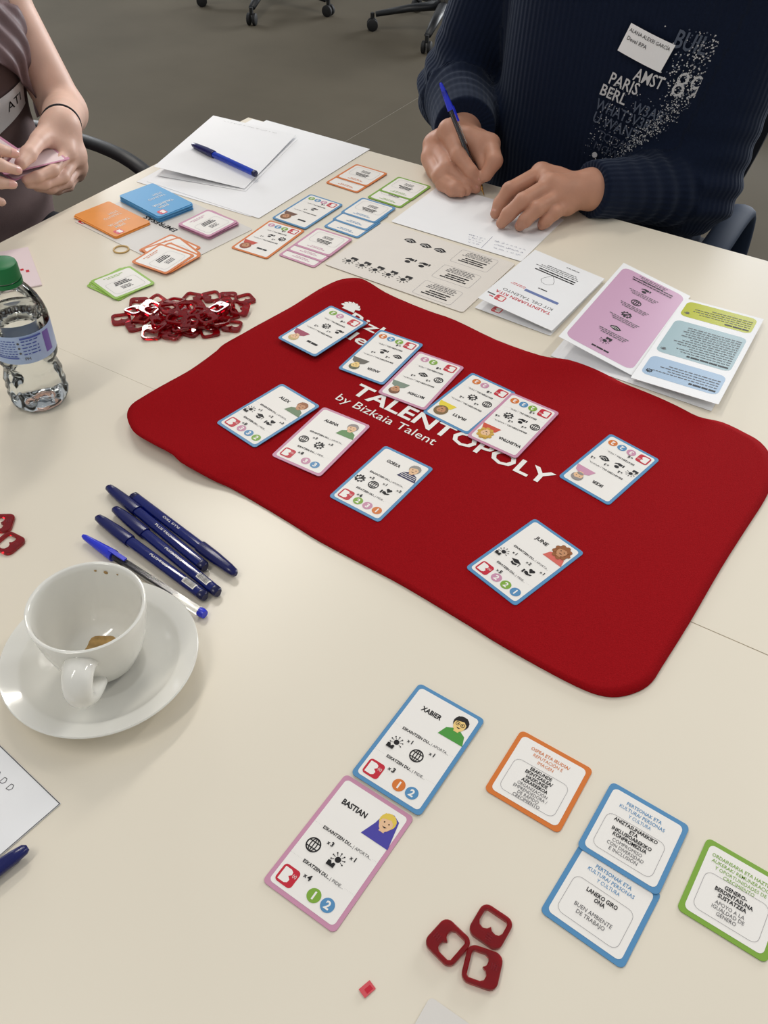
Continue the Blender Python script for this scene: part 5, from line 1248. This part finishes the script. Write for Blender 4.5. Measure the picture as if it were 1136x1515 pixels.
# ------------------------------------------------------------------ the woman at the left side
WH, W2 = HANDS['W'], HANDS['W2']
def woman():
    f = [[up(p) for p in WH[k]] for k in ('index', 'middle', 'ring', 'pinky')]; th = [up(p) for p in WH['thumb']]
    wr, el, sh = up(WH['wrist']), up((-1.200, 1.003, .030)), up((-1.338, .990, .315))
    wr2, el2, sh2 = up((-1.075, .560, .105)), up((-1.24, .600, .02)), up((-1.335, .690, .320))
    m2 = [up((-1.045, .655, .120)), up((-1.040, .640, .105)), up((-1.045, .628, .085)), up((-1.050, .625, .062))]
    f2 = [[m2[i]] + [up(p) for p in W2[k]] for i, k in enumerate('abcd')]; t2 = [up((-1.060, .600, .120)), up((-1.035, .640, .132)), up((-1.025, .680, .128)), up((-1.015, .705, .118))]
    rad = [(.0100, .0090, .0082, .0066), (.0102, .0092, .0084, .0068), (.0098, .0088, .0080, .0065), (.0088, .0080, .0072, .0058)]
    S = hand_groups(Shape(), wr, f, th, sc=.95, arm=(el, .0240, .035), rad=rad)
    S.group([('c', el, tuple(Vector(el) * .45 + Vector(sh) * .55), .0350, .0385), ('c', tuple(Vector(el) * .45 + Vector(sh) * .55), sh, .0385, .0480)], .01, .012)
    parts = [surface(S, up((-1.42, .72, -.05)), up((-.97, 1.12, .38)), .0024)]
    S = hand_groups(Shape(), wr2, f2, t2, sc=.95, arm=(el2, .0255, .038), rad=rad); S.group([('c', el2, sh2, .038, .048)], .01, .012)
    parts.append(surface(S, up((-1.42, .52, -.06)), up((-.97, .80, .40)), .0030))
    S = Shape(); S.group([('c', up((-1.36, y, .26)), up((-1.36, y, -.22)), .080, .090) for y in (.79, .86, .93)] + [('c', sh2, sh, .045, .045), ('c', up((-1.36, .86, .32)), up((-1.345, .86, .46)), .048, .046), ('c', sh, tuple(Vector(el) * .4 + Vector(sh) * .6), .050, .041)], .03, 0)
    w_head = Vector(up((-1.325, .86, .525))); head_groups(S, w_head, (1, -.1, 0), 1.0)
    parts.append(surface(S, up((-1.50, .60, -.32)), up((-1.18, 1.12, .72)), .008))
    V, F = join_vf(parts); body = link_mesh('person', np_mesh('person', V, F), 'skin_light')
    tag(body, 'person in a brown sleeveless top holding pink cards at the left side', 'person')
    fingernail(body, th[2], th[3], (.6, -.2, .8), 'nail_light', .0078, .0115)
    for ch in f2[:3]: fingernail(body, ch[2], ch[3], (1, -.1, .45), 'nail_light', .0066, .0110)
    # top
    S = Shape(); g = [('c', up((-1.350, y, .20)), up((-1.350, y, -.24)), .112, .112) for y in (.78, .86, .915)] + [('e', up((-1.285, .795, .135)), (.075, .075, .080)), ('e', up((-1.285, .920, .135)), (.075, .075, .080))]
    g += [('c', up((-1.345, .785, .335)), up((-1.33, .80, .2)), .034, .08), ('c', up((-1.345, .935, .335)), up((-1.33, .925, .2)), .034, .08), ('c', up((-1.37, .785, .335)), up((-1.38, .80, .2)), .034, .08), ('c', up((-1.37, .935, .335)), up((-1.38, .925, .2)), .034, .08)]
    S.group(g, .05, 0)
    V, F = surface(S, up((-1.52, .60, -.36)), up((-1.16, 1.10, .38)), .006)
    fold = .0025 * np.sin(V[:, 2] * 70 + 8 * V[:, 1]) * np.clip((ZT + .10 - V[:, 2]) / .1, 0, 1); V[:, 0] += fold
    tp = link_mesh('sleeveless_top', np_mesh('sleeveless_top', V, F), 'top_brown', body)
    top_f = S
    # loose draped flap along the armhole
    mb = MB(); nu, nv = 40, 22
    for j in range(nv):
        for i in range(nu):
            u = i / (nu - 1); v = j / (nv - 1)
            y = .800 + .215 * u; z = .255 - (.06 + .110 * u ** 1.6) * v - .085 * u ** 1.2
            mb.v.append((y, z, u, v))
    pts = np.array([(-1.0, p[0], p[1] + ZT) for p in mb.v])
    for _ in range(40):
        d = top_f(pts.astype(np.float32)); pts[:, 0] -= np.maximum(d, 0) * .8
        pts[:, 0] = np.maximum(pts[:, 0], -1.30)
    mb.v = [(x + .008 + .014 * v + .006 * math.sin(u * 16 + v * 7) + .004 * math.sin(u * 33 - v * 11), y, z) for (x, y, z), (_, _, u, v) in zip(pts, mb.v)]
    for j in range(nv - 1):
        for i in range(nu - 1): mb.f.append((j * nu + i, j * nu + i + 1, (j + 1) * nu + i + 1, (j + 1) * nu + i)); mb.m.append(0)
    fl_ = mb.build('draped_flap', 'top_brown_drape', body, smooth=True); md = fl_.modifiers.new('thick', 'SOLIDIFY'); md.thickness = .0018
    # name sticker
    def press(P, name, parent, off):
        p = np.array([(-1.0, y, z + ZT) for y, z, q in P.mb.v]); zz = np.array([q[2] for q in P.mb.v])
        for _ in range(50):
            d = top_f(p.astype(np.float32)); p[:, 0] = np.maximum(p[:, 0] - np.maximum(d, 0) * .9, -1.36)
        p[:, 0] += off + zz * 2; P.mb.v = [tuple(q) for q in p]; return P.build(name, parent)
    P = Print(); c0, a0 = Vector((.918, .0570)), math.radians(0)
    E1, E2 = Vector((.96, .28)).normalized(), Vector((-.28, .96)).normalized(); nx, ny = 14, 8
    co = lambda a, b: c0 + E1 * a + E2 * b
    for i in range(nx):
        for j in range(ny):
            q = [co(-.0425 + .085 * (i + a) / nx, -.0240 + .048 * (j + b) / ny) for a, b in ((0, 0), (1, 0), (1, 1), (0, 1))]
            P.mb.add([(p.x, p.y, 0) for p in q], [(0, 1, 2, 3)], P.ink('paper'))
    st = press(P, 'name_sticker', body, .0030); tag(st, 'white handwritten name sticker')
    P = Print(); P.text('ATI', 0, 0, .0150, 'ink', 'C', 0.0, .034)
    P.mb.v = [(co(x + .0130, y - .0060).x, co(x + .0130, y - .0060).y, z) for x, y, z in P.mb.v]; press(P, 'handwriting', st, .0034)
    # trousers and hair
    S2 = Shape()
    for q in (-1, 1):
        hp = up((-1.36, .86 + q * .085, -.22)); kn = up((-.92, .86 + q * .10, -.20)); an = (-.95, .86 + q * .10, .09)
        S2.group([('c', hp, kn, .080, .060), ('c', kn, an, .055, .040)], .03, .03)
    V, F = surface(S2, (-1.50, .62, .05), (-.82, 1.10, .64), .009); link_mesh('trousers', np_mesh('trousers', V, F), 'trousers', body)
    for q in (-1, 1):
        y0 = .86 + q * .10; rings = [[(xx, y0 + w_ * math.cos(t), .004 + hh * max(0, math.sin(t))) for t in np.linspace(0, 2 * math.pi, 14, endpoint=False)] for xx, w_, hh in ((-.99, .02, .06), (-.97, .034, .09), (-.90, .038, .085), (-.82, .042, .055), (-.75, .036, .04), (-.73, .02, .03))]
        loft(rings).build('shoe', 'rubber', body, smooth=True)
    eyes_hair(body, w_head, (1, -.1, 0), 1.0, True, 'hair_dark')
    # elastic round the wrist
    d = (Vector(el) - Vector(wr)).normalized(); c = Vector(wr) + d * .020; x = d.cross(Vector((0, 0, 1))).normalized(); y = d.cross(x)
    mb = MB(); n = 40; mb.tube([c + x * (.0272 * math.cos(2 * math.pi * i / n)) + y * (.0272 * math.sin(2 * math.pi * i / n)) + d * (.004 * math.sin(2 * math.pi * i / n)) for i in range(n + 1)], .0017, 8, caps=False)
    o = mb.build('wrist_band', 'band_black', None, smooth=True); tag(o, 'thin black elastic band round the wrist of the person on the left', 'wrist band')
    return body
woman()
def held_card(center, xdir, ydir, label, w=CW, h=CH, border='c_pink'):
    M = frame_matrix(center, xdir, ydir)
    o = MB().prism(rrect(w, h, .0036), 0, .0005).build('held_card', border); o.matrix_world = M; tag(o, label, 'card', 'cards held by the person on the left')
    P = Print(); P.rrect(w - .006, h - .006, .003, 'card_held'); P.words(-.012, .012, .012, .003, 'ink_grey'); P.words(-.016, .012, .002, .002, 'ink_grey'); P.build('face_panel', o, Matrix.Translation((0, 0, .0005)))
held_card(up((-1.048, .793, .0620)), (-1, .25, .12), (-.22, -1, .05), 'pink card held uppermost between thumb and fingers')
held_card(up((-1.048, .797, .0560)), (-1, .12, .12), (-.10, -1, -.02), 'pink card held below another between thumb and fingers')
held_card(up((-1.040, .715, .0800)), (-1, .1, .2), (-.1, -.8, -.5), 'card held in the fingers at the left picture edge')

# ------------------------------------------------------------------ office chairs
def office_chair(loc, rz, label, arms=None, group='office chairs', frame='chair_black', seat=True, spin=0.3):
    root = empty('office_chair', (loc[0], loc[1], 0), rz); tag(root, label, 'chair', group)     # faces its local +Y
    for k in range(5):
        a = spin + 2 * math.pi * k / 5; c, s = math.cos(a), math.sin(a)
        mb = MB().tube([(0.03 * c, .03 * s, .115), (.17 * c, .17 * s, .100), (.33 * c, .33 * s, .072)], [.030, .024, .017], 10, flat=((0, 0, 1), .7)); lg = mb.build('base_leg', frame, root, smooth=True)
        cx, cy = .345 * c, .345 * s; d = Vector((-s, c, 0))
        cs = MB().tube([(cx, cy, .045), (cx, cy, .078)], .010, 8).build('caster', 'rubber', root)
        for q in (-1, 1):
            w = MB().lathe([(0, -.009), (.022, -.009), (.0265, -.006), (.0265, .006), (.022, .009), (0, .009)], 20)
            w.xform(align(Vector((cx, cy, .0268)) + d * (q * .014 - .0), Vector((cx, cy, .0268)) + d * (q * .014 + 1))); w.build('wheel', 'rubber', cs, auto=40)
    MB().tube([(0, 0, .10), (0, 0, .26)], .028, 14).build('gas_lift', 'steel', root, auto=40)
    MB().tube([(0, 0, .25), (0, 0, .41)], .016, 12).build('stem', 'steel', root, auto=40)
    if seat:
        mb = MB(); rounded_box(mb, (0, .02, .44), (.47, .46, .07), .06, 0, 6); mb.build('seat', 'chair_fabric', root, auto=50)
        mb = MB(); nu, nv = 14, 12
        for side in (0, 1):
            for j in range(nv):
                for i in range(nu):
                    u = i / (nu - 1) * 2 - 1; v = j / (nv - 1); wd = .20 + .03 * math.sin(v * math.pi)
                    mb.v.append((u * wd, -.25 - .05 * v + .045 * u * u + (-.022 if side else 0), .56 + .42 * v))
        n = nu * nv
        for j in range(nv - 1):
            for i in range(nu - 1):
                a = j * nu + i; mb.f += [(a, a + 1, a + nu + 1, a + nu), (n + a, n + a + nu, n + a + nu + 1, n + a + 1)]
        rim = [i for i in range(nu)] + [j * nu + nu - 1 for j in range(1, nv)] + [(nv - 1) * nu + i for i in range(nu - 2, -1, -1)] + [j * nu for j in range(nv - 2, 0, -1)]
        for a, b in zip(rim, rim[1:] + rim[:1]): mb.f.append((a, n + a, n + b, b))
        mb.m = [0] * len(mb.f); mb.build('backrest', 'chair_fabric', root, auto=50)
        MB().tube([(0, -.10, .41), (0, -.26, .42), (0, -.295, .52), (0, -.29, .70)], .018, 10).build('back_bracket', frame, root, smooth=True)
    if arms:
        for q in (-1, 1):
            p = spline_open([(q * x, y, z) for x, y, z in arms['path']], 5)
            MB().tube(p, arms['r'], 12, flat=((1, 0, 0), arms['flat'])).build('armrest', arms['mat'], root, smooth=True)
    return root
loop = dict(path=[(.25, -.12, .43), (.255, -.14, .56), (.25, -.08, .655), (.25, .08, .668), (.25, .21, .655), (.25, .27, .60), (.25, .22, .46)], r=.010, flat=1.5, mat='chair_black')
office_chair((-1.385, .86), -math.pi / 2, 'black office chair of the person on the left, with looped armrests', loop)
pads = dict(path=[(.26, .02, .43), (.262, .00, .54), (.26, .03, .632), (.258, .10, .648), (.255, .235, .640), (.235, .30, .610), (.22, .30, .45)], r=.014, flat=1.7, mat='chair_bluegrey')
office_chair((-.465, 1.62), math.pi, 'office chair of the person in the navy sweater, with blue grey armrests', pads)
office_chair((-3.09, 4.04), 0.4, 'black office chair base on casters, behind on the left', spin=-1.19 - .4)
office_chair((-2.16, 4.19), -0.5, 'black office chair base on casters, behind next to the sweater sleeve', spin=-1.30 + .5)
office_chair((-0.42, 4.18), 0.2, 'black office chair base on casters, behind at the right', spin=-1.92 - .2)
